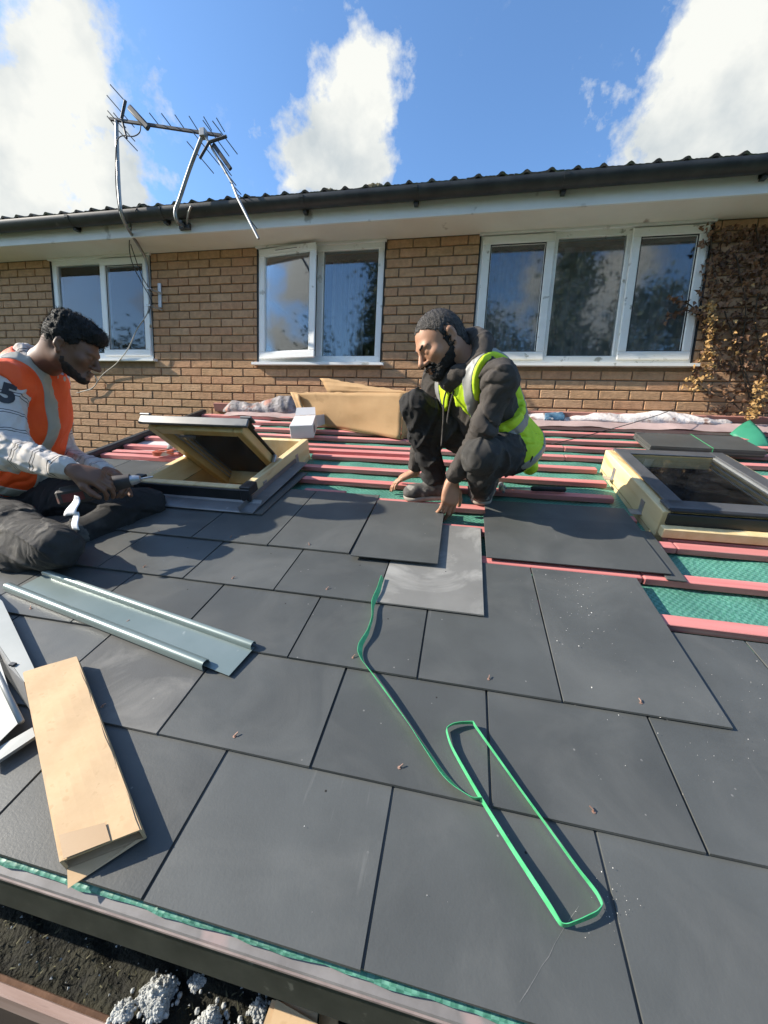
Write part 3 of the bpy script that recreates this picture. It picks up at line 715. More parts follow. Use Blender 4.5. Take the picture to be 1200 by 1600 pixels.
# lettering printed on the underlay
def text_mesh(body, size, name, m_, bold=0.0):
    cu = bpy.data.curves.new(name, 'FONT'); cu.body = body; cu.size = size; cu.offset = bold; cu.resolution_u = 3; cu.extrude = 0.0002
    o = bpy.data.objects.new(name, cu); COL.objects.link(o); dg = bpy.context.evaluated_depsgraph_get(); dg.update()
    me = bpy.data.meshes.new_from_object(o.evaluated_get(dg)); bpy.data.objects.remove(o); me.materials.clear(); me.materials.append(m_); me.name = name
    return me
m_ink = mat('dark_green_ink', (.012, .05, .04), None, 5, .6)
a = RF(1062, 847, -.042); b = RF(1140, 860, -.042)
tm = text_mesh('CROMAR', .058, 'printed_lettering', m_ink)
wid = max(v.co.x for v in tm.vertices); o = put('printed_lettering', tm, under)
o.matrix_basis = TR((a[0], a[1]-.004, -.0455)) @ Matrix.Rotation(math.atan2(b[1]-a[1], b[0]-a[0])*.3, 4, 'Z') @ Matrix.Diagonal((math.hypot(b[0]-a[0], b[1]-a[1])/wid, 1, 1, 1))

# ================================================================== roof windows
m_pine = mat('lacquered_pine', (.70, .46, .17), (.80, .58, .26), 5, .42, stretch=(3, .5, 3), c3=(.58, .35, .11), s3=3, t3=.6, coat=.2)
m_rawpine = mat('raw_sawn_pine', (.72, .53, .26), (.82, .66, .38), 6, .65, stretch=(3, .4, 3), c3=(.60, .41, .18), s3=5, t3=.62)
m_alu = mat('grey_aluminium', (.13, .135, .14), (.17, .172, .175), 8, .42, metal=.5, c3=(.30, .30, .30), s3=40, t3=.7)
m_alu_light = mat('pale_aluminium_trim', (.42, .43, .43), (.52, .53, .52), 6, .35, metal=.6)
m_alublack = mat('black_profile', (.018, .019, .02), (.03, .03, .032), 9, .4)
m_steel = mat('galvanised_steel', (.40, .41, .42), (.55, .56, .57), 18, .4, metal=.8)
m_flash = mat('grey_apron_flashing', (.16, .165, .17), (.24, .245, .25), 5, .45, metal=.4, c3=(.38, .38, .38), s3=20, t3=.66)
m_skyglass = glass_mat('roof_window_glass', .0, (.94, .95, .92), dust=.03, ior=1.22)
m_lining = mat('ply_lining', (.62, .46, .24), (.72, .56, .32), 5, .7)

def timber_frame(t, W, Lg, m_):
    h = .115; z = .0275
    for nm, c, s in (('frame_jamb', (.02, Lg/2, z), (.04, Lg, h)), ('frame_jamb', (W-.02, Lg/2, z), (.04, Lg, h)),
                     ('frame_sill', (W/2, .02, z), (W-.08, .04, h-.004)), ('frame_head', (W/2, Lg-.02, z), (W-.08, .04, h-.004))):
        q = MB(); q.box(c, s, bev=.003); q.build(nm, m_, t)
    for a in ((.0, .17), (.0, Lg-.2), (W, .17), (W, Lg-.2)):      # steel fixing brackets on the sides
        sg = -1 if a[0] == 0 else 1
        q = MB(); q.box((a[0]+sg*.0015, a[1], .02), (.003, .035, .06)); q.box((a[0]+sg*.022, a[1], -.008), (.045, .05, .0025)); q.build('fixing_bracket', m_steel, t)
    q = MB(); d = -.55
    q.add([(0, 0, -.03), (W, 0, -.03), (W, Lg, -.03), (0, Lg, -.03), (0, 0, d), (W, 0, d), (W, Lg, d), (0, Lg, d)], [(0, 1, 5, 4), (1, 2, 6, 5), (2, 3, 7, 6), (3, 0, 4, 7), (4, 5, 6, 7)])
    q.build('shaft_lining', m_lining, t)
def sash_parts(t, W, Lg, M, coverm, woodm):
    """sash in its own plane: x across, y up slope, z outwards; M places it in the thing"""
    x0, x1, y0, y1 = .046, W-.046, .03, Lg-.03
    wd = .048
    for c, s in (((x0+wd/2, (y0+y1)/2, 0), (wd, y1-y0, .05)), ((x1-wd/2, (y0+y1)/2, 0), (wd, y1-y0, .05)), (((x0+x1)/2, y0+wd/2, 0), (x1-x0-2*wd, wd, .05)), (((x0+x1)/2, y1-wd/2, 0), (x1-x0-2*wd, wd, .05))):
        q = MB(); q.box(c, s, bev=.004); o = q.build('sash_rail', woodm, t); o.matrix_basis = M
    for c, s in (((x0+wd/2-.006, (y0+y1)/2, .030), (wd+.016, y1-y0+.03, .010)), ((x1-wd/2+.006, (y0+y1)/2, .030), (wd+.016, y1-y0+.03, .010)), (((x0+x1)/2, y0+wd/2-.012, .029), (x1-x0+.06, wd+.03, .012)), (((x0+x1)/2, y1-wd/2+.006, .0285), (x1-x0-.06, wd+.02, .010))):
        q = MB(); q.box(c, s, bev=.003); o = q.build('cover_profile', coverm, t); o.matrix_basis = M
    for xx in (x0+wd+.006, x1-wd-.006):
        q = MB(); q.box((xx, (y0+y1)/2, .021), (.008, y1-y0-2*wd, .012)); o = q.build('glazing_bead', m_alu_light, t); o.matrix_basis = M
    q = MB(); q.box(((x0+x1)/2, (y0+y1)/2, .012), (x1-x0-2*wd+.01, y1-y0-2*wd+.01, .012)); o = q.build('glass_pane', m_skyglass, t); o.matrix_basis = M
    return x0, x1, y0, y1

# --- the open one
W, Lg = SKL[1]-SKL[0], SKL[3]-SKL[2]
t = thing('roof_window', 'pine roof window tilted open on its pivots beside the orange vest', 'roof window', RM(SKL[0], SKL[2], 0))
timber_frame(t, W, Lg, m_rawpine)
q = MB(); q.box((W/2, -.006, .050), (W+.02, .012, .055), bev=.003); q.build('sill_profile', m_alublack, t)
for xx in (.0, W):
    q = MB(); q.box((xx, .02, .075), (.055, .075, .045), bev=.004); q.box((xx-.0, -.012, .055), (.05, .02, .06), bev=.004); q.build('corner_block', m_alublack, t)
q = MB(); q.sheet([(-.005, .03), (-.02, .016), (-.095, .010), (-.10, .006)], 'x', -.06, W+.075, .002); q.build('apron_flashing', m_flash, t)
q = MB(); q.sheet([(W+.005, .035), (W+.008, .012), (W+.075, .009)], 'y', -.10, .55, .002); q.build('side_flashing', m_flash, t)
ang = math.radians(47)
Ms = TR((0, .39, .068)) @ Matrix.Rotation(-ang, 4, 'X') @ TR((0, -Lg/2, 0))
x0, x1, y0, y1 = sash_parts(t, W, Lg, Ms, m_alublack, m_pine)
q = MB(); q.box((W/2, .008, .012), (W-.02, .018, .045), bev=.004); o = q.build('sash_bottom_trim', m_alu, t); o.matrix_basis = Ms
for xx in (.03, W-.03):
    q = MB(); q.box((xx, .025, .042), (.06, .05, .014), bev=.004); o = q.build('sash_corner_cap', m_alu, t); o.matrix_basis = Ms
    q = MB(); q.box((xx, Lg/2, .0), (.02, .10, .05), bev=.004); o = q.build('pivot_hinge', m_steel, t); o.matrix_basis = Ms
q = MB(); q.box((W/2-.06, .09, -.03), (.05, .03, .012), bev=.003); q.box((W/2-.06, .075, -.036), (.09, .012, .010), bev=.002); o = q.build('barrel_bolt', m_alu, t); o.matrix_basis = Ms
# --- the closed one
W, Lg = SKR[1]-SKR[0], SKR[3]-SKR[2]
t = thing('roof_window', 'closed roof window with a raw pine frame at the right edge', 'roof window', RM(SKR[0], SKR[2], 0))
timber_frame(t, W, Lg, m_rawpine)
sash_parts(t, W, Lg, TR((0, 0, .066)), m_alu, m_pine)
q = MB(); q.box((W/2+.01, -.004, .055), (W-.02, .018, .05), bev=.003); q.build('sill_profile', m_alublack, t)
q = MB(); q.box((W/2, .012, .094), (W-.04, .05, .012), bev=.003); q.build('sill_cap', m_alublack, t)
q = MB(); q.box((W/2+.02, -.032, .012), (W+.04, .038, .040), bev=.003); q.build('packing_batten', m_rawpine, t)

# pale hairline scratch across a near slate
pts = [Vector(RF(*p, .003)) for p in ((905, 1415), (893, 1432), (880, 1452), (866, 1476), (858, 1494), (846, 1510), (836, 1528), (824, 1548), (812, 1566))]
q = MB(); n = len(pts); vs_ = []
for i, p in enumerate(pts):
    t_ = (pts[min(i+1, n-1)]-pts[max(i-1, 0)]).normalized(); nn_ = Vector((-t_.y, t_.x))*(.00025+.0003*(i % 3 == 1)); hz = .00435-.03*(p.y-.155); vs_ += [(p.x+nn_.x, p.y+nn_.y, hz), (p.x-nn_.x, p.y-nn_.y, hz)]
q.add(vs_, [(2*i, 2*i+1, 2*i+3, 2*i+2) for i in range(n-1)]); q.build('scratch', mat('scratched_slate', (.13, .13, .125), (.19, .19, .18), 80, .8), ext, EM(RM(0, 0)))
# ================================================================== things lying on the roof
m_card = mat('corrugated_cardboard', (.40, .245, .115), (.47, .30, .15), 4, .85, bump=.01, bscale=60, c3=(.40, .25, .12), s3=9, t3=.63, stretch=(1, .3, 1))
m_card_pale = mat('pale_kraft_carton', (.54, .37, .205), (.59, .41, .235), 30, .8, bump=.006, bscale=200, c3=(.52, .352, .192), s3=60, t3=.62)
m_tape = mat('brown_parcel_tape', (.40, .265, .14), (.45, .30, .165), 6, .35)
m_whitebox = mat('white_printed_carton', (.60, .58, .58), (.70, .68, .68), 5, .6)
m_ink_grey = mat('grey_print', (.16, .16, .18), None, 5, .6)
m_strap = mat('green_webbing', (.06, .42, .16), (.11, .56, .25), 40, .42, spec=.6)
m_zinc = mat('grey_green_coated_steel', (.15, .20, .195), (.20, .25, .245), 3, .36, metal=.25, c3=(.40, .44, .43), s3=25, t3=.7, spec=.6)
m_wtrim = mat('pale_grey_steel_trim', (.30, .31, .29), (.38, .385, .36), 3, .42, metal=.2)
m_rubber = mat('black_rubber', (.015, .015, .016), (.03, .03, .03), 20, .6)
m_lead = mat('old_crumpled_lead', (.12, .11, .112), (.36, .34, .35), 16, .7, metal=.1, bump=.09, bscale=45, c3=(.36, .17, .13), s3=6, t3=.60)
m_leadwhite = mat('chalky_mortar_flashing', (.52, .47, .45), (.72, .68, .66), 8, .7, bump=.08, bscale=45, c3=(.26, .17, .14), s3=11, t3=.60)
m_blue = mat('torn_blue_plastic', (.02, .07, .13), (.10, .20, .30), 18, .4, c3=(.45, .45, .45), s3=22, t3=.62)
m_greensheet = mat('smooth_green_membrane', (.03, .20, .12), (.045, .26, .16), 4, .45)

def card(name, quads, m_, parent, th=.004, M=None):
    q = MB()
    for pts in quads:
        pts = [Vector(p) for p in pts]; n = (pts[1]-pts[0]).cross(pts[2]-pts[0]).normalized()*th/2
        q.add([p+n for p in pts]+[p-n for p in pts], [tuple(range(len(pts))), tuple(range(2*len(pts)-1, len(pts)-1, -1))]+[(i, i+len(pts), (i+1) % len(pts)+len(pts), (i+1) % len(pts)) for i in range(len(pts))])
    return q.build(name, m_, parent, M)
def roofthing(name, label, cat, u, v, group=None, rz=0.0):
    return thing(name, label, cat, RM(u, v, 0, rz), group)

# --- pale long carton at the near left
tl, tr, br, bl_ = [Vector(RF(*p, .037)) for p in ((37, 1050), (118, 1026), (219, 1297), (95, 1345))]
c0 = (tl+tr+br+bl_)/4; t = roofthing('cardboard_carton', 'long pale cardboard carton with an open taped end near the eave', 'carton', c0.x, c0.y)
P = [Vector((*(q-c0), 0)) for q in (tl, tr, br, bl_)]
def up(p, z): return Vector((p.x, p.y, z))
bow = .0015
def toppt(a, b):
    l_ = P[0].lerp(P[3], b); r_ = P[1].lerp(P[2], b); p = l_.lerp(r_, a)
    e = .0012*math.sin(b*31)*(1 if a in (0, 1) else 0)
    return Vector((p.x+e, p.y+e*.4, .037+bow*math.sin(math.pi*a)*math.sin(math.pi*b)+.0012*math.sin(b*17+a*4)))
q = MB(); q.grid(toppt, 7, 24); o = q.build('top_panel', m_card_pale, t); sd = o.modifiers.new('board', 'SOLIDIFY'); sd.thickness = .004
card('side_panel', [[up(P[0], .007), up(P[3], .007), up(P[3], .036), up(P[0], .036)]], m_card_pale, t)
card('side_panel', [[up(P[1], .007), up(P[2], .007), up(P[2], .036), up(P[1], .036)]], m_card_pale, t)
card('bottom_panel', [[up(P[0], .008), up(P[1], .008), up(P[2], .008), up(P[3], .008)]], m_card_pale, t)
card('end_panel', [[up(P[0], .008), up(P[1], .008), up(P[1], .036), up(P[0], .036)]], m_card_pale, t)
fl = [Vector((*(Vector(RF(*p, .010))-c0), .012)) for p in ((214, 1312), (105, 1386))]
card('lower_flap', [[up(P[3], .010), up(P[2], .010), Vector((fl[0].x, fl[0].y, .012)), Vector((fl[1].x, fl[1].y, .006))]], m_card_pale, t, .003)
ta = P[3].lerp(P[2], .04); tb = P[3].lerp(P[2], .62); dn = (P[0]-P[3]).normalized()*.045
card('tape_strip', [[up(ta, .0396), up(tb, .0399), up(tb+dn*.8, .0402), up(ta+dn, .0399)]], m_tape, t, .0006)

# --- grey-green steel channel
A = Vector(RF(48, 912)); B = Vector(RF(372, 1034)); ln = (B-A).length; an = math.atan2(B.y-A.y, B.x-A.x)
t = thing('metal_channel', 'long grey-green folded metal flashing channel lying across the slates', 'flashing', RM(A.x, A.y, .006, an))
q = MB(); q.sheet([(-.048, .0015), (.050, .0015)], 'x', 0, ln+.015, .0016); q.build('web', m_zinc, t)
q = MB(); q.sheet([(-.060, .0015), (-.058, .016), (-.052, .021), (-.042, .021), (-.036, .016), (-.034, .0035)], 'x', -.03, ln-.06, .0016); q.build('flange', m_zinc, t, smooth=.8)
q = MB(); q.sheet([(.040, .0035), (.041, .013), (.046, .018), (.055, .018), (.060, .012), (.061, .003)], 'x', .0, ln+.012, .0016); q.build('flange', m_zinc, t, smooth=.8)

# --- window flashing pieces at the left edge
t = roofthing('flashing_kit', 'pale grey metal window flashing pieces stacked at the left edge', 'flashing', -1.15, .5)
def rl(px, py, w): a_ = RF(px, py, w); return Vector((a_[0]+1.15, a_[1]-.5, w))
card('flashing_strip', [[rl(-40, 900, .03), rl(4, 940, .03), rl(62, 1062, .03), rl(38, 1066, .03), rl(-40, 950, .03)]], m_wtrim, t, .003)
card('strip_edge', [[rl(-40, 950, .03), rl(38, 1066, .03), rl(48, 1110, .012), rl(-40, 985, .012)]], m_alu, t, .002)
q = MB(); a0, a1 = rl(-30, 1000, .03), rl(33, 1128, .03); q.tube([a0, a1], .006, 10); q.build('rolled_edge', m_wtrim, t, smooth=True)
card('flashing_panel', [[rl(-60, 985, .026), rl(-8, 1010, .03), rl(31, 1128, .03), rl(-10, 1168, .028), rl(-60, 1150, .026)]], m_wtrim, t, .002)
card('corner_strip', [[rl(-20, 1180, .018), rl(52, 1138, .018), rl(56, 1152, .016), rl(-16, 1200, .016)]], m_wtrim, t, .008)
q = MB(); c_ = rl(20, 1038, .034); q.box(c_, (.016, .01, .006), bev=.001); q.build('clip', m_alublack, t)

# --- green strap: a tail and a long narrow loop, standing on edge
def ribbon(q, pix, h0=.0115, lean=.15, w0=.0045, close=False, seg=6):
    pts = [Vector(RF(a, b, .008)) for a, b in pix]
    if close: pts = pts+[pts[0]]
    # Catmull-Rom resample
    S = []
    n = len(pts)
    for i in range(n-1):
        p0 = pts[i-1] if i else (pts[-2] if close else pts[0]); p3 = pts[i+2] if i+2 < n else (pts[1] if close else pts[-1])
        for k in range(seg):
            f = k/seg; a_, b_ = pts[i], pts[i+1]
            d1 = (b_-p0)*.5*.6; d2 = (p3-a_)*.5*.6
            h00, h10, h01, h11 = 2*f**3-3*f*f+1, f**3-2*f*f+f, -2*f**3+3*f*f, f**3-f*f
            S.append(a_*h00+d1*h10+b_*h01+d2*h11)
    S.append(pts[-1]); m_ = len(S); vs_ = []; fs = []
    for i, p in enumerate(S):
        t_ = (S[min(i+1, m_-1)]-S[max(i-1, 0)]).normalized(); nrm = Vector((-t_.y, t_.x))
        le = lean*(1+.6*math.sin(i*.23)); hh = h0*(1-.04*math.sin(i*.5)); lift = .0012*(1+math.sin(i*.31))
        for s_, z in ((-.0005, 0), (.0005, 0), (.0005, hh), (-.0005, hh)):
            d = nrm*(s_+le*z); vs_.append((p.x+d.x, p.y+d.y, w0+z+lift))
    for i in range(m_-1):
        for k in range(4): fs.append((i*4+k, i*4+(k+1) % 4, (i+1)*4+(k+1) % 4, (i+1)*4+k))
    fs += [(0, 1, 2, 3), (4*m_-1, 4*m_-2, 4*m_-3, 4*m_-4)]
    q.add(vs_, fs)
q = MB()
ribbon(q, [(599, 903), (594, 925), (585, 945), (583, 965), (576, 990), (567, 1008), (566, 1022), (571, 1038), (600, 1078), (650, 1145), (694, 1206), (716, 1230), (738, 1247), (752, 1247)], h0=.014, lean=-.5)
ribbon(q, [(697, 1141), (707, 1133), (722, 1130), (738, 1130), (745, 1140), (800, 1216), (860, 1298), (905, 1362), (932, 1398), (941, 1416), (932, 1430), (910, 1440), (888, 1447), (876, 1445), (862, 1426), (810, 1345), (750, 1248), (706, 1170)], lean=-.12, close=True)
tag(q.build('green_strap', m_strap, None, RM(0, 0)), 'bright green packing strap lying in a long narrow loop', 'strap')

# --- big torn carton by the wall
def apx(p): return AT(*p)
t = thing('cardboard_box', 'big torn brown cardboard box open on its side by the wall', 'box', TR(RP(-.8, 2.85)))
TI = t.matrix_basis.inverted()
f_bl, f_br, f_tr, f_tl = RP(-1.20, 2.93, -.005), RP(-.44, 2.62, -.005), AT(632, 614, 2.72), AT(455, 613, 3.02)
back = Vector((.10, .28, .05))
def crumple(a, b, c, d, name, m_, seed, amp=.006, nu=10, nv=7, ragged=0.0):
    r = random.Random(seed); ph = [r.uniform(0, 6) for _ in range(6)]
    n_ = (b-a).cross(d-a).normalized()
    def fn(x, y):
        p = a.lerp(b, x).lerp(d.lerp(c, x), y)
        k = amp*(math.sin(x*7+ph[0]+2*y)+.7*math.sin(y*9+ph[1]-3*x)+.5*math.sin(x*17+ph[2])*math.sin(y*13+ph[3]))
        if ragged and y > .99: p = p+Vector((0, 0, ragged*(r.random()-.5)))
        return p+n_*k
    q = MB(); q.grid(fn, nu, nv); o = q.build(name, m_, t, TI, smooth=.12); sd = o.modifiers.new('board', 'SOLIDIFY'); sd.thickness = .005; return o
crumple(f_bl, f_br, f_tr, f_tl, 'front_panel', m_card, 1, .0035, 26, 12, .010)
crumple(f_bl+back, f_br+back, f_tr+back+Vector((0, 0, -.0)), f_tl+back, 'back_panel', m_card, 2, .005, 14, 8, .01)
crumple(f_bl, f_br, f_br+back, f_bl+back, 'bottom_panel', m_card, 3, .003)
crumple(f_br, f_br+back, f_tr+back, f_tr, 'side_panel', m_card, 4, .003)
fa, fb = AT(500, 590, 3.16), AT(632, 612, 2.95)
crumple(f_tl.lerp(f_tr, .22)+back*.6, f_tr+back*.6, fb, fa, 'top_flap', m_card, 5, .005, 18, 5, .012)
ft = AT(470, 655, 2.95)
crumple(f_tl, f_tl+Vector((.09, -.05, -.02)), ft+Vector((.05, .02, 0)), ft, 'side_flap', m_card, 6, .004, 6, 6)

# --- small white carton
t = thing('white_carton', 'small white printed carton with open end flaps behind the open roof window', 'carton', RM(-1.23, 2.49, 0, .28))
q = MB(); q.box((.09, .15, .05), (.165, .30, .095), bev=.003); q.build('body', m_whitebox, t)
card('end_flap', [[(.01, .30, .10), (.17, .30, .10), (.165, .36, .145), (.02, .36, .145)]], m_whitebox, t, .002)
card('end_flap', [[(.173, .30, .005), (.173, .30, .095), (.235, .345, .09), (.235, .345, .01)]], m_whitebox, t, .002)
q = MB()
for k in range(5): q.box((.1735, .05+.018*k, .05), (.0006, .006+.004*(k % 2), .05))
tag(q.build('printed_bars', m_ink_grey, t), kind='stuff')
card('address_label', [[(.05, .06, .0983), (.13, .06, .0983), (.13, .12, .0983), (.05, .12, .0983)]], mat('paper_label', (.75, .73, .72), None, 4, .7), t, .0008)

# --- old flashing against the wall
def flash(name, label, x0, x1, ztop, m_, seed, r0=.055, twist=0.0, n=44):
    r = np.random.default_rng(seed); ks = [(r.uniform(8, 60), r.uniform(2, 14), r.uniform(0, 6.28)) for _ in range(14)]
    base = RP((x0+x1)/2, 3.2); zb = RP(0, 3.22).z+.004
    prof = [(.095, .0), (.10, .25), (.092, .5), (.07, .78), (.045, .97), (.02, 1.0), (.008, .9), (.004, .6)]
    def fn(a, b):
        t_ = b*(len(prof)-1); i = min(len(prof)-2, int(t_)); g = t_-i
        y = prof[i][0]*(1-g)+prof[i+1][0]*g; z = prof[i][1]*(1-g)+prof[i+1][1]*g
        nz = sum((1-2*abs(math.sin((a*(x1-x0)*k+b*l_+p)*.5)))/(1+k*.035) for k, l_, p in ks)*.008
        e = min(1, a*9, (1-a)*9)
        hz = ztop*(.80+.20*math.sin(a*(x1-x0)*5+seed)+.10*math.sin(a*(x1-x0)*13))*(.45+.55*e)
        return Vector((x0+(x1-x0)*a+nz*.3, YW-.012-(y*r0/.06+nz*.6)*(.5+.5*e), zb+z*hz+nz*.5*b+twist*a))-base
    q = MB(); q.grid(fn, n*2, 22); o = q.build(name, m_, None, TR(base), smooth=True)
    sd = o.modifiers.new('sheet', 'SOLIDIFY'); sd.thickness = .004
    return tag(o, label, 'flashing')
flash('lead_flashing', 'crumpled grey lead flashing rolled up behind the torn cardboard box', -2.28, -1.50, .17, m_lead, 4, .075)
flash('mortar_flashing', 'long chalky white flashing strip along the wall under the three-light window', .42, 1.98, .10, m_leadwhite, 9, .062, .015, 90)
flash('plastic_scrap', 'torn blue plastic scrap on the chalky white flashing strip', .62, .80, .10, m_blue, 12, .07)
# --- strapped bundle of slates
t = roofthing('slate_bundle', 'flat bundle of dark slates tied with a thin green band by the wall', 'slates', 1.44, 2.68, None, -.035)
for k in range(8):
    q = MB(); q.box((R_.uniform(-.003, .003), R_.uniform(-.002, .002), .0035+.0053*k), (.60, .30, .0046), bev=.0006); q.build('slate', m_slate, t)
q = MB(); q.box((.03, 0, .0458), (.004, .303, .0008)); q.box((.03, -.1522, .022), (.004, .001, .046)); q.build('strap', m_strap, t)
# --- folded scrap of membrane at the right edge
t_ = [AT(1140, 678, 3.18), AT(1172, 656, 3.22), AT(1205, 700, 3.02), AT(1180, 700, 3.0)]
q = MB(); b0 = t_[3]
def fn(a, b):
    p = t_[0].lerp(t_[3], a).lerp(t_[1].lerp(t_[2], a), b)
    return p-b0+Vector((0, -.03*math.sin(math.pi*a)*b, .012*math.sin(math.pi*b)))
q.grid(fn, 8, 8); o = q.build('membrane_scrap', m_greensheet, None, TR(b0), smooth=True); o.modifiers.new('sheet', 'SOLIDIFY').thickness = .003
tag(o, 'folded corner of smooth green membrane against the wall at the right edge', 'membrane')
# --- loose black wire
pts = [AT(862, 694, 2.60), AT(920, 680, 2.72), AT(985, 662, 2.9), AT(1030, 648, 3.1), AT(1056, 638, 3.3)]
q = MB(); q.tube([p-pts[0] for p in pts], .0028, 6); tag(q.build('black_wire', m_rubber, None, TR(pts[0]), smooth=True), 'thin black wire lying across the battens up to the wall', 'wire')
# --- slater's hammer
a = Vector(RF(775, 763)); b = Vector(RF(884, 766)); t = thing('hammer', 'hammer with a long black grip lying behind the wide loose slates', 'hammer', RM(a.x, a.y, -.008, math.atan2(b.y-a.y, b.x-a.x)))
ln = (b-a).length
q = MB(); q.box((.03, 0, .012), (.035, .022, .024), bev=.004); q.tube([(.03, -.055, .012), (.03, .0, .012), (.03, .045, .012)], [.006, .012, .014], 10); q.build('head', m_steel, t, smooth=.6)
q = MB(); q.tube([(.03, 0, .012), (ln*.55, 0, .012)], .006, 8); q.build('shaft', m_steel, t, smooth=.6)
q = MB(); q.tube([(ln*.50, 0, .012), (ln*.53, 0, .012), (ln*.75, 0, .012), (ln*.98, 0, .012), (ln, 0, .012)], [.008, .013, .0125, .014, .008], 12); q.build('grip', m_rubber, t, smooth=.6)
# --- red hand tool left of the open window
m_redpl = mat('dusty_red_plastic', (.42, .07, .03), (.52, .14, .08), 14, .5, c3=(.45, .40, .36), s3=12, t3=.55)
t = roofthing('hand_saw', 'dusty hand saw with a red grip lying left of the open roof window', 'saw', -1.93, 2.05, None, .5)
q = MB(); n = 20
ring = [(.055*math.cos(x*2*math.pi/n)*(1+.15*math.cos(x*4*math.pi/n)), .032*math.sin(x*2*math.pi/n)) for x in range(n)]
inn = [(c*.55, s*.5) for c, s in ring]
vs_ = [(x, y, z) for z in (.0, .028) for x, y in ring]+[(x, y, z) for z in (.0, .028) for x, y in inn]
fs = []
for i in range(n):
    j = (i+1) % n; fs += [(i, j, n+j, n+i), (2*n+j, 2*n+i, 3*n+i, 3*n+j), (n+i, n+j, 3*n+j, 3*n+i), (j, i, 2*n+i, 2*n+j)]
q.add(vs_, fs); q.build('grip', m_redpl, t, smooth=.6)
q = MB(); q.prism([(.05, -.02), (.36, -.005), (.36, .022), (.05, .034)], 'z', .012, .0135); q.build('blade', m_steel, t)
q = MB(); q.grid(lambda a, b: Vector((.02+.11*a, .0+.09*b+.02*math.sin(a*5), .03+.045*math.sin(math.pi*a)*math.sin(math.pi*b)+.006*math.sin(a*19+b*13))), 14, 12)
q.build('dusty_rag', mat('dusty_grey_cloth', (.16, .16, .15), (.30, .29, .27), 14, .9, bump=.05), t, smooth=True)
# --- mortar crumbs and dust flecks scattered over the right-hand slates
q = MB(); rr = random.Random(5)
def crumb(u, v, w, s):
    vs_ = [(u+s*rr.uniform(.5, 1)*math.cos(k*2.1), v+s*rr.uniform(.5, 1)*math.sin(k*2.1), w) for k in range(3)]+[(u+s*.2, v, w+s*.7)]
    q.add(vs_, [(0, 1, 3), (1, 2, 3), (2, 0, 3), (2, 1, 0)])
for i in range(200):
    if i < 90: px, py = rr.gauss(900, 40), rr.gauss(950, 45)
    elif i < 150: px, py = rr.gauss(1100, 70), rr.gauss(1100, 80)
    elif i < 190: px, py = rr.gauss(950, 25), rr.gauss(1420, 30)
    else: px, py = rr.uniform(60, 1190), rr.uniform(860, 1560)
    if py < 880 or px > 1195: continue
    u, v = RF(px, py, .002)
    if v < .16 or (px > 1000 and py < 1000) or (px < 460 and 880 < py < 1070): continue
    crumb(u, v, .0035, rr.choice([.0006, .0007, .0009, .0011, .0016]) if i > 14 else rr.uniform(.0012, .003))
tag(q.build('mortar_crumbs', mat('pale_crumbs', (.55, .53, .50), (.72, .70, .67), 20, .9), None, RM(0, 0)), 'pale mortar crumbs scattered over the slates', 'crumbs', kind='stuff')

# ================================================================== below the eave: mossy old trough
m_moss2 = mat('wet_moss_soil', (.006, .006, .003), (.022, .021, .010), 40, .9, bump=.12, bscale=110, c3=(.05, .036, .018), s3=30, t3=.68)
m_edge = mat('weathered_edge_board', (.30, .20, .165), (.42, .30, .26), 12, .75, stretch=(.3, 4, 4), bump=.02, c3=(.16, .10, .08), s3=14, t3=.62)
m_rust = mat('rusty_felt', (.09, .045, .025), (.16, .085, .05), 18, .9, bump=.04)
m_granule = mat('grey_white_mortar', (.30, .31, .30), (.52, .53, .51), 60, .95, bump=.05, bscale=200)
m_granule_dk = mat('grey_mortar', (.10, .11, .12), (.18, .19, .20), 60, .95, bump=.05, bscale=200)
LZ = -.94
t = thing('box_gutter', 'old mossy gutter trough with a weathered edge board below the eave', 'gutter', TR((0, .5, 0)))
TI = t.matrix_basis.inverted()
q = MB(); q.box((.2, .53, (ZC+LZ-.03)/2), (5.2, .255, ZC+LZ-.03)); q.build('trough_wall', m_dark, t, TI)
def mossf(a, b):
    x = -2.0+3.0*a; y = .405+.25*b
    return Vector((x, y, zz(LZ)+.010*math.sin(x*31+y*40)*math.sin(y*63+x*11)+.006*math.sin(x*83+1)*math.sin(y*97)-.02+.02*min(1, b*5)))
q = MB(); q.grid(mossf, 240, 24); q.build('moss', m_moss2, t, TI, smooth=True)['kind'] = 'stuff'
q = MB(); rr = random.Random(2)
for i in range(900):
    x = rr.uniform(-1.3, .3); y = rr.uniform(.41, .60); z = zz(LZ)+.004; s = rr.uniform(.003, .011)
    a_ = rr.uniform(0, 6.28); d = Vector((math.cos(a_)*s, math.sin(a_)*s, rr.uniform(.2, 1)*s)); p = Vector((-d.y, d.x, 0))*.18
    c_ = Vector((x, y, z)); q.add([c_-p, c_+p, c_+d*1.2], [(0, 1, 2)])
q.build('moss_fronds', mat('moss_fronds', (.05, .05, .02), (.12, .11, .06), 30, .8), t, TI)['kind'] = 'stuff'
q = MB()
for i in range(260):
    x = rr.uniform(-1.2, .2); y = rr.uniform(.41, .56); s = rr.choice([.0012, .0016, .0022, .003]); z = zz(LZ)+.008
    q.add([(x+s*math.cos(k*2.1+i), y+s*math.sin(k*2.1+i), z) for k in range(3)]+[(x, y, z+s*1.2)], [(0, 1, 3), (1, 2, 3), (2, 0, 3), (2, 1, 0)])
q.build('grit', m_granule, t, TI)['kind'] = 'stuff'
q = MB(); q.box((-.3, .3995, zz(LZ)-.005), (3.6, .010, .018), bev=.002); q.build('rusty_felt_edge', m_rust, t, TI)
q = MB(); q.box((-.3, .3865, zz(LZ)-.004), (3.6, .014, .030), bev=.002); q.build('edge_board', m_edge, t, TI)
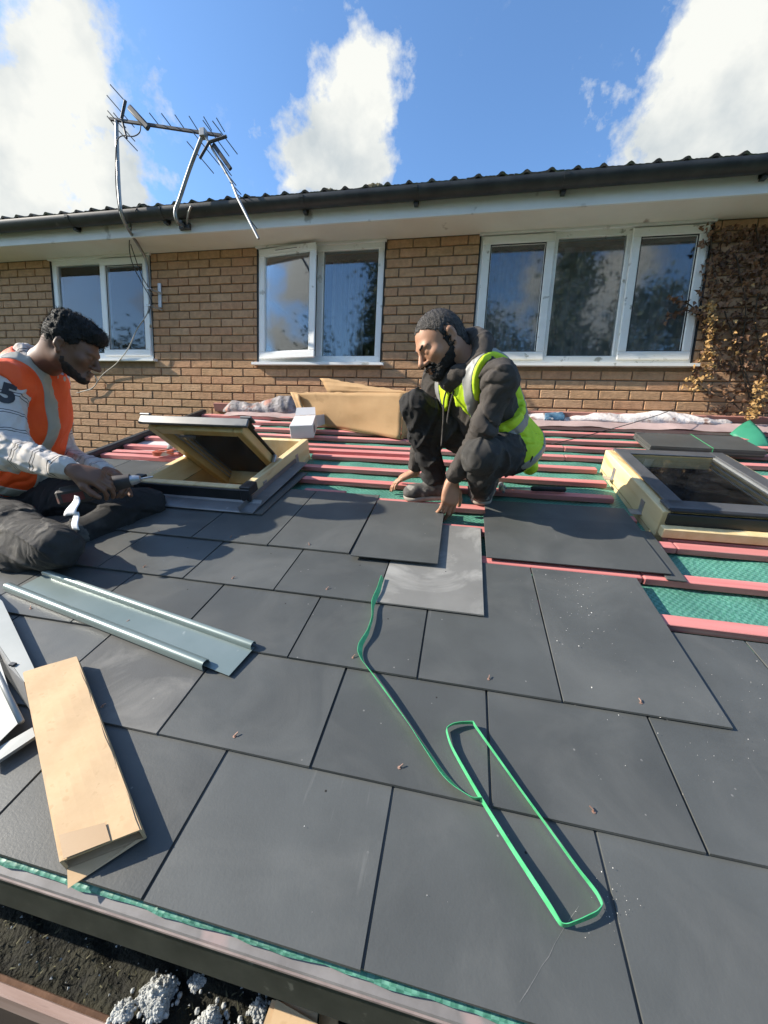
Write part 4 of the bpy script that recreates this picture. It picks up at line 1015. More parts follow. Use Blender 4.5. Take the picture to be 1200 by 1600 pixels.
q = MB(); q.box((-.3, .388, zz(LZ)-.16), (3.6, .012, .28)); q.build('outer_board', mat('dark_red_brown_board', (.035, .022, .018), (.06, .04, .032), 9, .85), t, TI)
# lumps of crumbled mortar
def lump(px, py, r, label, seed, squash=1.0, chip=None):
    rr = random.Random(seed); r_ = ray(px, py); k = (LZ+.03)/r_.z; c = Vector((r_.x*k, r_.y*k, zz(LZ)+.008))
    q = MB(); ico = bmesh.new(); bmesh.ops.create_icosphere(ico, subdivisions=1, radius=1); ico.verts.ensure_lookup_table()
    iv = [v.co.copy() for v in ico.verts]; fi = [[v.index for v in f.verts] for f in ico.faces]; ico.free()
    n = int(420*(r/.024)**1.5)
    for i in range(n):
        th = rr.uniform(0, 6.28); ph = math.acos(rr.uniform(-.1, 1)); d = r*rr.uniform(.94, 1.04)*(1+.22*math.sin(3*th+seed)*math.sin(2*ph+seed*2))
        p = Vector((d*math.sin(ph)*math.cos(th)*1.15, d*math.sin(ph)*math.sin(th), d*math.cos(ph)*squash))
        s = rr.choice([.0009, .0012, .0015, .002, .003]); sx, sy, sz = rr.uniform(.6, 1.4), rr.uniform(.6, 1.3), rr.uniform(.5, 1.0); Rr = rot3(rr.uniform(0, 3), rr.uniform(0, 3), 0); q.add([p+Rr @ Vector((v.x*s*sx*rr.uniform(.7, 1.2), v.y*s*sy, v.z*s*sz)) for v in iv], fi)
    ico = bmesh.new(); bmesh.ops.create_icosphere(ico, subdivisions=4, radius=1)
    cv = []
    for v in ico.verts:
        c_ = v.co; th = math.atan2(c_.y, c_.x); ph = math.acos(max(-1, min(1, c_.z)))
        k_ = r*.97*(1+.22*math.sin(3*th+seed)*math.sin(2*ph+seed*2))*(1+.05*math.sin(c_.x*19+seed)*math.sin(c_.y*23)+.035*rr.uniform(-1, 1))
        cv.append(Vector((c_.x*k_*1.15, c_.y*k_, c_.z*k_*squash)))
    q.add(cv, [[v.index for v in f.verts] for f in ico.faces]); ico.free()
    for i in range(n//18):
        th = rr.uniform(0, 6.28); d = r*rr.uniform(1.0, 1.7); s = rr.uniform(.002, .005)
        q.add([Vector((d*math.cos(th), d*math.sin(th), .002))+v*s for v in iv], fi)
    o = q.build('mortar_lump', m_granule, None, TR(c)); tag(o, label, 'rubble', 'lumps of crumbled mortar in the old gutter')
lump(246, 1545, .024, 'largest lump of crumbled pale mortar in the mossy gutter', 1, 1.1)
lump(192, 1564, .014, 'small heap of mortar crumbs left of the largest lump', 2, .6)
lump(322, 1594, .022, 'crumbled mortar lump at the bottom edge beside the cardboard scrap', 3, .9)
lump(308, 1520, .010, 'small shaded mortar lump under the eave', 4, .8)
lump(404, 1562, .012, 'crumbled mortar piece just above the cardboard scrap', 5, .8)
lump(372, 1602, .011, 'shaded mortar piece left of the cardboard scrap', 6, .7)
# cardboard scrap
r_ = ray(470, 1590); k = (LZ+.03)/r_.z; c = Vector((r_.x*k, r_.y*k, zz(LZ)+.012))
t = thing('cardboard_scrap', 'torn folded cardboard scrap at the bottom edge in the gutter', 'cardboard', TR(c))
def sp(px, py, z): r_ = ray(px, py); k = (LZ+z)/r_.z; return Vector((r_.x*k, r_.y*k, zz(LZ+z)))-c
card('panel', [[sp(425, 1562, .05), sp(497, 1578, .045), sp(492, 1640, .03), sp(405, 1620, .03)]], m_card_pale, t, .003)
card('panel', [[sp(500, 1580, .03), sp(527, 1573, .045), sp(530, 1640, .03), sp(496, 1640, .025)]], m_card, t, .003)
card('fold', [[sp(432, 1562, .055), sp(497, 1600, .05), sp(480, 1640, .04), sp(422, 1600, .045)]], m_card_pale, t, .003)
# ================================================================== aerials
m_pole = mat('aluminium_pole', (.26, .26, .255), (.36, .36, .35), 10, .38, metal=.7, c3=(.10, .10, .10), s3=9, t3=.66)
m_aerial = mat('dull_aerial_metal', (.05, .05, .052), (.09, .09, .092), 12, .5, metal=.4)
m_cable = mat('black_cable', (.02, .02, .02), (.04, .04, .04), 10, .6)
m_cable_pale = mat('pale_cable', (.30, .28, .24), (.40, .38, .33), 10, .6)
def rods(q, pts, r, seg=6): q.tube(pts, r, seg)
def smooth_path(P, n=8):
    P = [Vector(p) for p in P]; out = []
    for i in range(len(P)-1):
        p0, p1, p2, p3 = P[max(i-1, 0)], P[i], P[i+1], P[min(i+2, len(P)-1)]
        for k in range(n):
            f = k/n; out.append(.5*((2*p1)+(p2-p0)*f+(2*p0-5*p1+4*p2-p3)*f*f+(3*p1-p0-3*p2+p3)*f**3))
    return out+[P[-1]]
# --- tall cranked mast with a long yagi
YA = 2.98
t = thing('tv_aerial', 'long horizontal television aerial on a cranked mast above the left window', 'aerial', TR(AT(238, 505, YW-.06)))
TI = t.matrix_basis.inverted()
mast = smooth_path([AT(236, 512, YW-.07), AT(233, 460, YW-.07), AT(229, 412, YW-.08), AT(219, 388, YW-.16), AT(203, 362, YW-.32), AT(191, 338, YW-.44), AT(187, 310, YA), AT(184, 250, YA), AT(182, 188, YA)], 6)
q = MB(); q.tube(mast, .0135, 10); q.build('mast', m_pole, t, TI, smooth=True)
q = MB()
for py in (452, 478):
    a = AT(234, py, YW-.07); q.box(a+Vector((0, .0, 0)), (.05, .04, .014), bev=.002); q.tube([a, a+Vector((.09, .055, -.02))], .008, 6)
q.box(AT(250, 462, YW-.012), (.035, .016, .22), bev=.002); q.build('wall_bracket', m_steel, t, TI)
b0, b1 = AT(172, 186, YA), AT(346, 212, YA+.05)
ax = (b1-b0).normalized()
q = MB(); q.box((b0+b1)/2, ((b1-b0).length, .018, .018), rot=ax.to_track_quat('X', 'Z').to_matrix()); q.build('boom', m_aerial, t, TI)
el = Vector((-.30, .50, .40)); # element direction seen as a slant
def pix_el(a, b, y, r=.0035):
    q = MB(); q.tube([AT(*a, y-.03), AT(*b, y+.05)], r, 6); q.build('element', m_aerial, t, TI)
for a, b in (((233, 176), (251, 199)), ((252, 177), (270, 201)), ((273, 179), (288, 201)), ((295, 181), (309, 203)), ((318, 182), (331, 204)), ((338, 184), (351, 206)),
             ((172, 132), (197, 160)), ((167, 149), (210, 199)), ((168, 173), (211, 221)), ((177, 176), (197, 200)), ((167, 181), (186, 205)), ((186, 205), (215, 236))):
    pix_el(a, b, YA)
q = MB(); q.tube([AT(196, 157, YA), AT(190, 185, YA)], .012, 6); q.tube([AT(190, 185, YA), AT(198, 216, YA)], .008, 6); q.build('reflector_bracket', m_aerial, t, TI)
q = MB(); c_ = AT(217, 184, YA-.01); d_ = (AT(233, 201, YA)-AT(202, 167, YA)); q.box(c_, (d_.length, .03, .045), rot=d_.normalized().to_track_quat('X', 'Z').to_matrix(), bev=.01); q.build('dipole_box', m_aerial, t, TI, smooth=.6)
q = MB(); q.tube(smooth_path([AT(220, 195, YA-.02), AT(218, 207, YA-.02), AT(208, 213, YA-.02), AT(192, 212, YA-.02), AT(184, 218, YA-.02), AT(181, 235, YA-.02), AT(181, 290, YA-.02), AT(186, 330, YW-.5)]), .004, 6); q.build('lead_cable', m_cable, t, TI, smooth=True)
# --- short mast with a broken aerial hanging off it
YB = 2.98
t = thing('tv_aerial', 'broken television aerial drooping from a short bent mast on the fascia', 'aerial', TR(AT(288, 352, YW-.29)))
TI = t.matrix_basis.inverted()
q = MB(); q.tube(smooth_path([AT(286, 352, YW-.33), AT(277, 346, YW-.44), AT(274, 330, YB), AT(281, 310, YB), AT(297, 262, YB), AT(317, 210, YB)], 6), .014, 10); q.build('mast', m_pole, t, TI, smooth=True)
q = MB(); q.tube(smooth_path([AT(292, 350, YW-.32), AT(294, 335, YW-.38), AT(299, 322, YW-.42)], 5), .008, 8); q.build('stay', m_pole, t, TI, smooth=True)
q = MB(); q.box(AT(289, 354, YW-.305), (.10, .03, .05), bev=.004); q.box(AT(284, 349, YW-.33), (.04, .05, .035), bev=.004); q.build('fascia_bracket', m_aerial, t, TI)
q = MB(); q.box(AT(318, 209, YB), (.05, .05, .06), bev=.006); q.build('mast_clamp', m_pole, t, TI)
bp_ = [AT(320, 212, YB), AT(342, 250, YB), AT(362, 285, YB), AT(372, 310, YB-.05), AT(404, 373, YB-.10)]
q = MB(); q.tube(bp_, [.010, .010, .009, .011, .010], 6); q.build('boom', m_pole, t, TI)
q = MB(); q.tube([AT(312, 248, YB-.02), AT(327, 222, YB-.02)], .010, 6); q.tube([AT(327, 222, YB-.02), AT(354, 213, YB-.02)], .011, 6); q.build('reflector_bracket', m_aerial, t, TI)
def pix_el2(a, b, y, r=.0035):
    q = MB(); q.tube([AT(*a, y-.02), AT(*b, y+.06)], r, 6); q.build('element', m_aerial, t, TI)
for a, b in (((292, 221), (334, 271)), ((301, 206), (343, 258)), ((317, 188), (358, 244)), ((332, 189), (371, 241)), ((344, 250), (362, 275)), ((352, 268), (369, 290)), ((359, 284), (377, 304)), ((366, 300), (386, 315)), ((340, 246), (352, 272)), ((386, 338), (402, 358))):
    pix_el2(a, b, YB)
q = MB(); d_ = AT(361, 265, YB)-AT(333, 225, YB); q.box((AT(361, 265, YB)+AT(333, 225, YB))/2, (d_.length, .02, .03), rot=d_.normalized().to_track_quat('X', 'Z').to_matrix(), bev=.006); q.build('dipole_box', m_alublack, t, TI)
# --- cable runs
def cable(name, label, P, r, m_, seg=6):
    p = smooth_path(P); b = p[0]; q = MB(); q.tube([x-b for x in p], r, seg); return tag(q.build(name, m_, None, TR(b), smooth=True), label, 'cable')
cable('aerial_cable', 'thin black cable looping from the gutter down to the mast bracket', [AT(204, 345, YW-.33), AT(203, 375, YW-.20), AT(211, 402, YW-.10), AT(222, 432, YW-.09), AT(234, 452, YW-.09), AT(240, 462, YW-.05)], .004, m_cable)
cable('aerial_cable', 'second black cable sagging in front of the left window', [AT(206, 350, YW-.33), AT(202, 385, YW-.2), AT(208, 415, YW-.12), AT(224, 446, YW-.10), AT(236, 470, YW-.10), AT(232, 490, YW-.10)], .004, m_cable)
cable('aerial_cable', 'pale cable hanging across the left window sill down to the wall', [AT(233, 470, YW-.09), AT(230, 490, YW-.08), AT(214, 515, YW-.08), AT(200, 545, YW-.08), AT(182, 568, YW-.05), AT(160, 586, YW-.03), AT(146, 605, YW-.03), AT(128, 612, YW-.03), AT(120, 614, YW-.04)], .0045, m_cable_pale)
cable('aerial_cable', 'short pale loop of cable on the wall behind the orange vest', [AT(138, 578, YW-.03), AT(150, 590, YW-.03), AT(151, 598, YW-.03), AT(143, 608, YW-.03), AT(132, 611, YW-.03)], .004, m_cable_pale)
cable('gutter_wire', 'small wire arch above the gutter beside the left mast', [AT(211, 330, YW-.42), AT(217, 322, YW-.40), AT(225, 319, YW-.38), AT(233, 324, YW-.36)], .004, m_cable)

# ================================================================== ivy
m_ivy = mat('withered_ivy_leaf', (.085, .042, .023), (.24, .125, .06), 5, .7, detail=3, lo=.35, hi=.7)
m_ivy2 = mat('golden_dead_ivy_leaf', (.30, .17, .055), (.46, .29, .11), 9, .6)
m_vine = mat('ivy_vine', (.05, .035, .022), (.09, .065, .04), 9, .9)
t = thing('ivy', 'withered brown ivy climbing the wall right of the three-light window', 'ivy', TR(AT(1130, 660, YW-.03)))
TI = t.matrix_basis.inverted(); rr = random.Random(11); nr = np.random.default_rng(11)
stems = [smooth_path([AT(*p, YW-.03) for p in s_]) for s_ in (
    [(1180, 650), (1165, 600), (1150, 540), (1130, 480), (1115, 420), (1110, 360)], [(1190, 660), (1195, 580), (1180, 500), (1190, 420), (1180, 350)],
    [(1085, 600), (1083, 585), (1095, 560), (1105, 520), (1112, 480)], [(1105, 520), (1080, 478), (1045, 468)], [(1100, 500), (1075, 485), (1040, 498)],
    [(1185, 640), (1160, 560), (1165, 480), (1150, 400)], [(1090, 600), (1110, 615), (1140, 625), (1165, 650)])]
for s_ in stems:
    q = MB(); q.tube(s_, .005, 5); q.build('vine', m_vine, t, TI)
def leaves(name, pts, m_, n_per=1, sz=(.018, .036)):
    n = len(pts); c = np.array(pts); a = nr.normal(size=(n, 3)); a[:, 1] -= .9; nrm = a/np.linalg.norm(a, axis=1)[:, None]
    d = nr.normal(size=(n, 3)); d[:, 2] -= .8; d -= nrm*np.sum(d*nrm, 1)[:, None]; d /= np.linalg.norm(d, axis=1)[:, None]; e = np.cross(nrm, d)
    s = nr.uniform(*sz, (n, 1)); cu = nrm*s*nr.uniform(-.3, .5, (n, 1))
    V = np.stack([c-d*s*.6, c-d*s*.1+e*s*.62+cu, c+d*s*.15+e*s*.3, c+d*s+cu, c+d*s*.15-e*s*.3, c-d*s*.1-e*s*.62+cu], 1).reshape(-1, 3)
    F = []
    for i in range(n):
        k = i*6; F += [(k, k+1, k+2), (k, k+2, k+4), (k+2, k+3, k+4), (k, k+4, k+5)]
    me = bpy.data.meshes.new(name); me.from_pydata(V.tolist(), [], F); me.materials.append(m_)
    o = put(name, me, t, TI); o['kind'] = 'stuff'
pts = []; gold = []
for i in range(2300):
    px = 1090+abs(rr.gauss(0, 1))*0+rr.uniform(0, 1)**.8*125; py = rr.uniform(352, 648)
    edge = 1096+8*math.sin(py*.05)+6*math.sin(py*.13)
    if py < 560 and px < edge-4: continue
    dens = .62 if py < 560 else (.42 if px > 1130 else .18)
    if py > 600: dens = .25
    if rr.random() > dens: continue
    p = AT(px, py, YW-.012-rr.random()**2*.06); pts.append(tuple(p))
for s_ in stems[3:5]+[stems[2]]:
    for k in range(34):
        b = s_[rr.randrange(len(s_))]; pts.append((b.x+rr.gauss(0, .016), b.y-rr.random()*.03, b.z+rr.gauss(0, .018)))
for k in range(150):
    f = rr.random(); py = 472+f*120; px = 1112-8*f+rr.gauss(0, 6+4*math.sin(f*9)); gold.append(tuple(AT(px, py, YW-.05-rr.random()*.07)))
for k in range(130):
    f = rr.random(); py = 590+f*65; px = 1196-22*f+rr.gauss(0, 7); gold.append(tuple(AT(px, py, YW-.06-rr.random()*.08)))
for k in range(40):
    gold.append(tuple(AT(1085+rr.gauss(0, 9), 600+rr.gauss(0, 11), YW-.04-rr.random()*.05)))
for k in range(25):
    gold.append(tuple(AT(rr.uniform(1125, 1200), rr.uniform(440, 560), YW-.06-rr.random()*.06)))
leaves('brown_leaves', pts, m_ivy, sz=(.016, .036)); leaves('golden_leaves', gold, m_ivy2, sz=(.013, .027))
# ================================================================== people: smooth-blended distance fields turned into meshes
def A3(p): return np.array(p, dtype=np.float32)
class Field:
    def __init__(s): s.ops = []; s.disp = None
    def cone(s, a, b, ra, rb, k=.03, sub=False):
        a, b = A3(a), A3(b); ab = b-a; L2 = max(float(ab@ab), 1e-9)
        def f(P):
            d = P-a; t = np.clip((d@ab)/L2, 0, 1); q = d-t[:, None]*ab
            return np.sqrt(np.einsum('ij,ij->i', q, q))-(ra+(rb-ra)*t)
        s.ops.append((f, k, sub, (a+b)/2, math.sqrt(L2)/2+max(ra, rb))); return s
    def ell(s, c, r, R=None, k=.03, sub=False):
        c, r = A3(c), A3(r); Rm = np.eye(3, dtype=np.float32) if R is None else np.array(R, dtype=np.float32)   # columns: local axes in world
        def f(P):
            q = (P-c)@Rm; k0 = np.sqrt(np.sum((q/r)**2, 1)); k1 = np.sqrt(np.sum((q/(r*r))**2, 1))
            return np.where(k1 > 1e-6, k0*(k0-1)/np.maximum(k1, 1e-6), -r.min())
        s.ops.append((f, k, sub, c, float(r.max()))); return s
    def rbox(s, c, h, rad, R=None, k=.02, sub=False):
        c, h = A3(c), A3(h); Rm = np.eye(3, dtype=np.float32) if R is None else np.array(R, dtype=np.float32)
        def f(P):
            q = np.abs((P-c)@Rm)-h; return np.sqrt(np.sum(np.maximum(q, 0)**2, 1))+np.minimum(q.max(1), 0)-rad
        s.ops.append((f, k, sub, c, float(np.linalg.norm(h))+rad)); return s
    def half(s, p, n, k=.005):      # cut away the side the normal points to
        p, n = A3(p), A3(n); n = n/np.linalg.norm(n)
        s.ops.append((lambda P: -((P-p)@n), k, True, None, 0)); return s
    def chain(s, pts, rad, k=.03):
        for i in range(len(pts)-1): s.cone(pts[i], pts[i+1], rad[i], rad[i+1], k)
        return s
    def custom(s, f, k=.004, sub=False, inter=False):
        s.ops.append((f, k, 'i' if inter else sub, None, 0)); return s
    def __call__(s, P):
        D = np.full(len(P), .5, np.float32)
        for f, k, sub, c, rad in s.ops:
            if c is None: m_ = slice(None)
            else:
                q = P-c; m_ = np.nonzero(np.einsum('ij,ij->i', q, q) < (rad+k+.055)**2)[0]
                if len(m_) == 0: continue
            d = f(P[m_]); E_ = D[m_]
            if sub == 'i':
                h = np.clip(.5-.5*(d-E_)/k, 0, 1); D[m_] = d*(1-h)+E_*h+k*h*(1-h)
            elif sub:
                h = np.clip(.5-.5*(E_+d)/k, 0, 1); D[m_] = E_*(1-h)+(-d)*h+k*h*(1-h)
            else:
                h = np.clip(.5+.5*(d-E_)/k, 0, 1); D[m_] = d*(1-h)+E_*h-k*h*(1-h)
        if s.disp is not None:
            m_ = np.nonzero(np.abs(D) < .07)[0]; D[m_] += s.disp(P[m_])
        return D
def surf(field, lo, hi, vox):
    lo, hi = A3(lo), A3(hi); B = 8
    nb = np.ceil((hi-lo)/(vox*B)).astype(int); n = nb*B
    g = [lo[i]+vox*(np.arange(nb[i])*B+B/2) for i in range(3)]
    C = np.stack(np.meshgrid(*g, indexing='ij'), -1).reshape(-1, 3).astype(np.float32)
    dc = field(C); act = np.abs(dc) < vox*B*.9+.012
    D = np.repeat(np.repeat(np.repeat(dc.reshape(nb), B, 0), B, 1), B, 2).astype(np.float32)
    ai = np.argwhere(act.reshape(nb)); r = np.arange(B)
    loc = np.stack(np.meshgrid(r, r, r, indexing='ij'), -1).reshape(-1, 3)
    idx = (ai[:, None, :]*B+loc[None]).reshape(-1, 3)
    for k in range(0, len(idx), 400000):
        ii = idx[k:k+400000]; D[ii[:, 0], ii[:, 1], ii[:, 2]] = field((lo+(ii+.0)*vox).astype(np.float32))
    S = D < 0
    cnt = np.zeros(n-1, np.int8); cor = [(i, j, k) for i in (0, 1) for j in (0, 1) for k in (0, 1)]
    sl_ = lambda c: tuple(slice(c[a], n[a]-1+c[a]) for a in range(3))
    for c in cor: cnt += S[sl_(c)]
    cells = np.argwhere((cnt > 0) & (cnt < 8))
    vid = -np.ones(n-1, np.int64); vid[tuple(cells.T)] = np.arange(len(cells))
    acc = np.zeros((len(cells), 3), np.float32); num = np.zeros(len(cells), np.float32)
    for a in range(3):
        for c in cor:
            if c[a]: continue
            e = list(c); e[a] = 1
            p, q = cells+np.array(c), cells+np.array(e)
            d0 = D[tuple(p.T)]; d1 = D[tuple(q.T)]; m_ = (d0 < 0) != (d1 < 0)
            t = d0/np.where(np.abs(d0-d1) < 1e-9, 1, d0-d1)
            pos = p+(q-p)*t[:, None]; acc[m_] += pos[m_]; num[m_] += 1
    V = lo+vox*acc/np.maximum(num, 1)[:, None]
    F = []
    for a in range(3):
        b, c = (a+1) % 3, (a+2) % 3
        s0 = [slice(None)]*3; s1 = [slice(None)]*3; s0[a] = slice(0, -1); s1[a] = slice(1, None)
        ch = S[tuple(s0)] != S[tuple(s1)]; e = np.argwhere(ch)
        e = e[(e[:, b] > 0) & (e[:, c] > 0) & (e[:, b] < n[b]-1) & (e[:, c] < n[c]-1)]
        ins = S[tuple(e.T)]
        def off(db, dc):
            x = e.copy(); x[:, b] -= db; x[:, c] -= dc; return vid[tuple(x.T)]
        Q = np.stack([off(0, 0), off(1, 0), off(1, 1), off(0, 1)], 1)
        Q[~ins] = Q[~ins][:, ::-1]; F.append(Q)
    F = np.concatenate(F); F = F[(F >= 0).all(1)]
    return V, F
def relax(V, F, it=2, lam=.5):
    E = np.concatenate([F[:, [0, 1]], F[:, [1, 2]], F[:, [2, 3]], F[:, [3, 0]]]); E = np.concatenate([E, E[:, ::-1]])
    deg = np.bincount(E[:, 0], minlength=len(V)).astype(np.float32)
    for _ in range(it):
        acc = np.stack([np.bincount(E[:, 0], V[E[:, 1], a], minlength=len(V)) for a in range(3)], 1)
        V = V*(1-lam)+lam*acc/np.maximum(deg, 1)[:, None]
    return V
def field_obj(name, field, lo, hi, vox, mats, parent, base, it=2, attr=None, facemat=None):
    V, F = surf(field, lo, hi, vox); V = relax(V, F, it)
    me = bpy.data.meshes.new(name); me.from_pydata((V-A3(base)).tolist(), [], F.tolist())
    for m_ in (mats if isinstance(mats, list) else [mats]): me.materials.append(m_)
    me.polygons.foreach_set('use_smooth', [True]*len(me.polygons))
    if attr:
        for an_, fn in attr.items():
            at = me.attributes.new(an_, 'FLOAT', 'POINT'); at.data.foreach_set('value', np.asarray(fn(V), dtype=np.float32))
    if facemat is not None:
        me.polygons.foreach_set('material_index', np.asarray(facemat(V[F].mean(1)), dtype=np.int32))
    me.update(); o = put(name, me, parent); return o
def waves(seed, amp, scales, n=6, warp=.3):
    r = np.random.default_rng(seed); K = []
    for sc_ in scales:
        for _ in range(n):
            d = r.normal(size=3); d /= np.linalg.norm(d); K.append((d*2*np.pi/sc_, r.uniform(0, 6.28), sc_))
    tot = sum(k[2] for k in K)
    def f(P):
        o = np.zeros(len(P), np.float32)
        W = np.sin(P[:, [1, 2, 0]]*17.0+1.3)*warp*.05
        Q = P+W
        for k, ph, sc_ in K: o += (sc_/tot)*np.sin(Q@k.astype(np.float32)+ph)
        return (amp*o).astype(np.float32)
    return f
def folds(seed, axis, amp, period, centre=None, reach=.2):
    """creases running across an axis (cloth bunched along a limb), strongest near a joint, broken up and skewed"""
    r = np.random.default_rng(seed); ax = A3(axis); ax = ax/np.linalg.norm(ax)
    d2 = r.normal(size=(7, 3)).astype(np.float32); d2 /= np.linalg.norm(d2, axis=1)[:, None]; ph = r.uniform(0, 6.28, 7)
    def f(P):
        t = P@ax+.75*(P@d2[0])
        w = .8*np.sin(P@d2[1]*22+ph[1])+.7*np.sin(P@d2[2]*37+ph[2])+.45*np.sin(P@d2[3]*61+ph[3])
        g = np.clip(.45+.4*np.sin(P@d2[4]*26+ph[4])+.35*np.sin(P@d2[5]*43+ph[5]), 0, 1)
        o = (1-np.abs(np.sin(np.pi*t/period+w*1.5)))**2*g
        if centre is not None: o = o*np.exp(-np.sum((P-A3(centre))**2, 1)/(reach*reach))
        return (amp*o).astype(np.float32)
    return f
def crumple_cloth(seed, amp, scale, ax=(0, 0, 1), squash=.55, width=.30):
    """a net of raised cloth ridges, drawn out along an axis"""
    r = np.random.default_rng(seed); a_ = A3(ax); a_ = a_/np.linalg.norm(a_); K = []
    for lay, (sc_, w_) in enumerate(((scale, 1.0), (scale*.45, .42))):
        d = r.normal(size=(7, 3)); d /= np.linalg.norm(d, axis=1)[:, None]; K.append(((d*2*np.pi/sc_*r.uniform(.6, 1.3, (7, 1))).astype(np.float32), r.uniform(0, 6.28, 7).astype(np.float32), w_))
    def f(P):
        Q = P-(squash*(P@a_))[:, None]*a_; o = np.zeros(len(P), np.float32)
        for k_, ph, w_ in K:
            n_ = np.sin(Q@k_.T+ph).sum(1)/2.6; o += w_*np.exp(-(n_/width)**2)
        return (-amp*(o-.3)).astype(np.float32)
    return f
def addf(*fs): return lambda P: sum(f(P) for f in fs)
def frame(F_, U_):
    F_ = Vector(F_).normalized(); U_ = Vector(U_); U_ = (U_-F_*U_.dot(F_)).normalized(); L_ = U_.cross(F_); return L_, F_, U_     # left, forward, up
class Head:
    def __init__(s, c, fwd, up, sc_=1.0):
        s.c = Vector(c); s.L, s.F, s.U = frame(fwd, up); s.s = sc_; s.R = np.array([s.L, s.F, s.U]).T
    def w(s, x, y, z): return s.c+(s.L*x+s.F*y+s.U*z)*s.s
    def r(s, *a): return tuple(q*s.s for q in a)
    def loc(s, P): return ((P-A3(s.c))@s.R)/s.s
    def skin(s, f, neck, nr=.058):
        e = lambda c, r, k=.02, sub=False: f.ell(s.w(*c), s.r(*r), s.R, k*s.s, sub)
        e((0, -.012, .032), (.074, .096, .088)); e((0, .030, -.018), (.060, .062, .088), .03)
        for q in (-1, 1):
            f.cone(s.w(q*.050, .000, -.045), s.w(q*.012, .072, -.094), .022*s.s, .018*s.s, .025)
            e((q*.044, .060, -.018), (.022, .022, .02), .02)
        e((0, .083, -.092), (.024, .018, .018), .02)
        e((0, .080, .022), (.050, .016, .012), .018)
        f.cone(s.w(0, .090, .012), s.w(0, .117, -.028), .0085*s.s, .0125*s.s, .012)
        for q in (-1, 1):
            e((q*.013, .101, -.034), (.009, .012, .008), .008)
            e((q*.031, .104, .001), (.019, .016, .012), .012, True)
            e((q*.031, .078, .000), (.0145, .0135, .0135), .006)
            f.cone(s.w(q*.074, -.018, .018), s.w(q*.079, -.022, -.004), .011*s.s, .011*s.s, .008)
            e((q*.080, -.018, .010), (.007, .017, .024), .007); e((q*.079, -.010, -.022), (.006, .010, .011), .008)
            e((q*.087, -.010, .004), (.006, .008, .013), .006, True)
        e((0, .098, -.058), (.025, .011, .006), .008); e((0, .096, -.070), (.021, .010, .0075), .008)
        e((0, .109, -.064), (.022, .006, .0016), .003, True)
        f.cone(s.w(0, -.025, -.045), neck, nr*s.s, (nr+.008)*s.s, .04)
        f.cone(s.w(0, -.050, .00), neck, .045*s.s, .05*s.s, .04)
def hand(f, wrist, fdir, palm_n, curls, thumb, sc_=1.0, side=1, spread=.09, k=.008):
    """palm and five fingers; palm_n points out of the palm, curls bend fingers towards it"""
    D = Vector(fdir).normalized(); Nn = Vector(palm_n); Nn = (Nn-D*Nn.dot(D)).normalized(); X = D.cross(Nn)*side    # X towards the thumb side
    W_ = Vector(wrist); S_ = sc_
    for j, x in enumerate((.027, .009, -.009, -.026)):
        f.cone(W_+X*(x*.55*S_)+D*.012*S_, W_+(X*x+D*(.083-.006*abs(j-1)))*S_, .0135*S_, .0115*S_, .016)
    f.ell(W_+D*.045*S_-Nn*.002*S_, (.036*S_, .043*S_, .014*S_), np.array([X, D, Nn]).T, .015)
    lens = [(.042, .025, .020), (.046, .029, .022), (.042, .027, .021), (.034, .021, .019)]
    for j, x in enumerate((.027, .009, -.009, -.026)):
        b = W_+(X*x+D*(.083-.006*abs(j-1)))*S_; a = 0.0; sp = (1.5-j)*spread
        r0 = .0092*S_ if j < 3 else .0080*S_
        for m_, ln in enumerate(lens[j]):
            cj = curls[j] if isinstance(curls[j], (tuple, list)) else (curls[j], curls[j]*1.1, curls[j]*.7)
            a += cj[m_]; d = (D*math.cos(a)+Nn*math.sin(a)); d = (d+X*sp*math.cos(a)).normalized()
            e_ = b+d*ln*S_; f.cone(b, e_, r0, r0*.91, .005); b = e_; r0 *= .91
    t0 = W_+(X*.020+D*.020+Nn*.006)*S_; d = Vector((0, 0, 0))
    for m_, ln in enumerate((.046, .032, .026)):
        d = (X*thumb[m_][0]+D*thumb[m_][1]+Nn*thumb[m_][2]).normalized(); e_ = t0+d*ln*S_
        f.cone(t0, e_, (.0145, .0112, .0100)[m_]*S_, (.0115, .0100, .0085)[m_]*S_, .009); t0 = e_

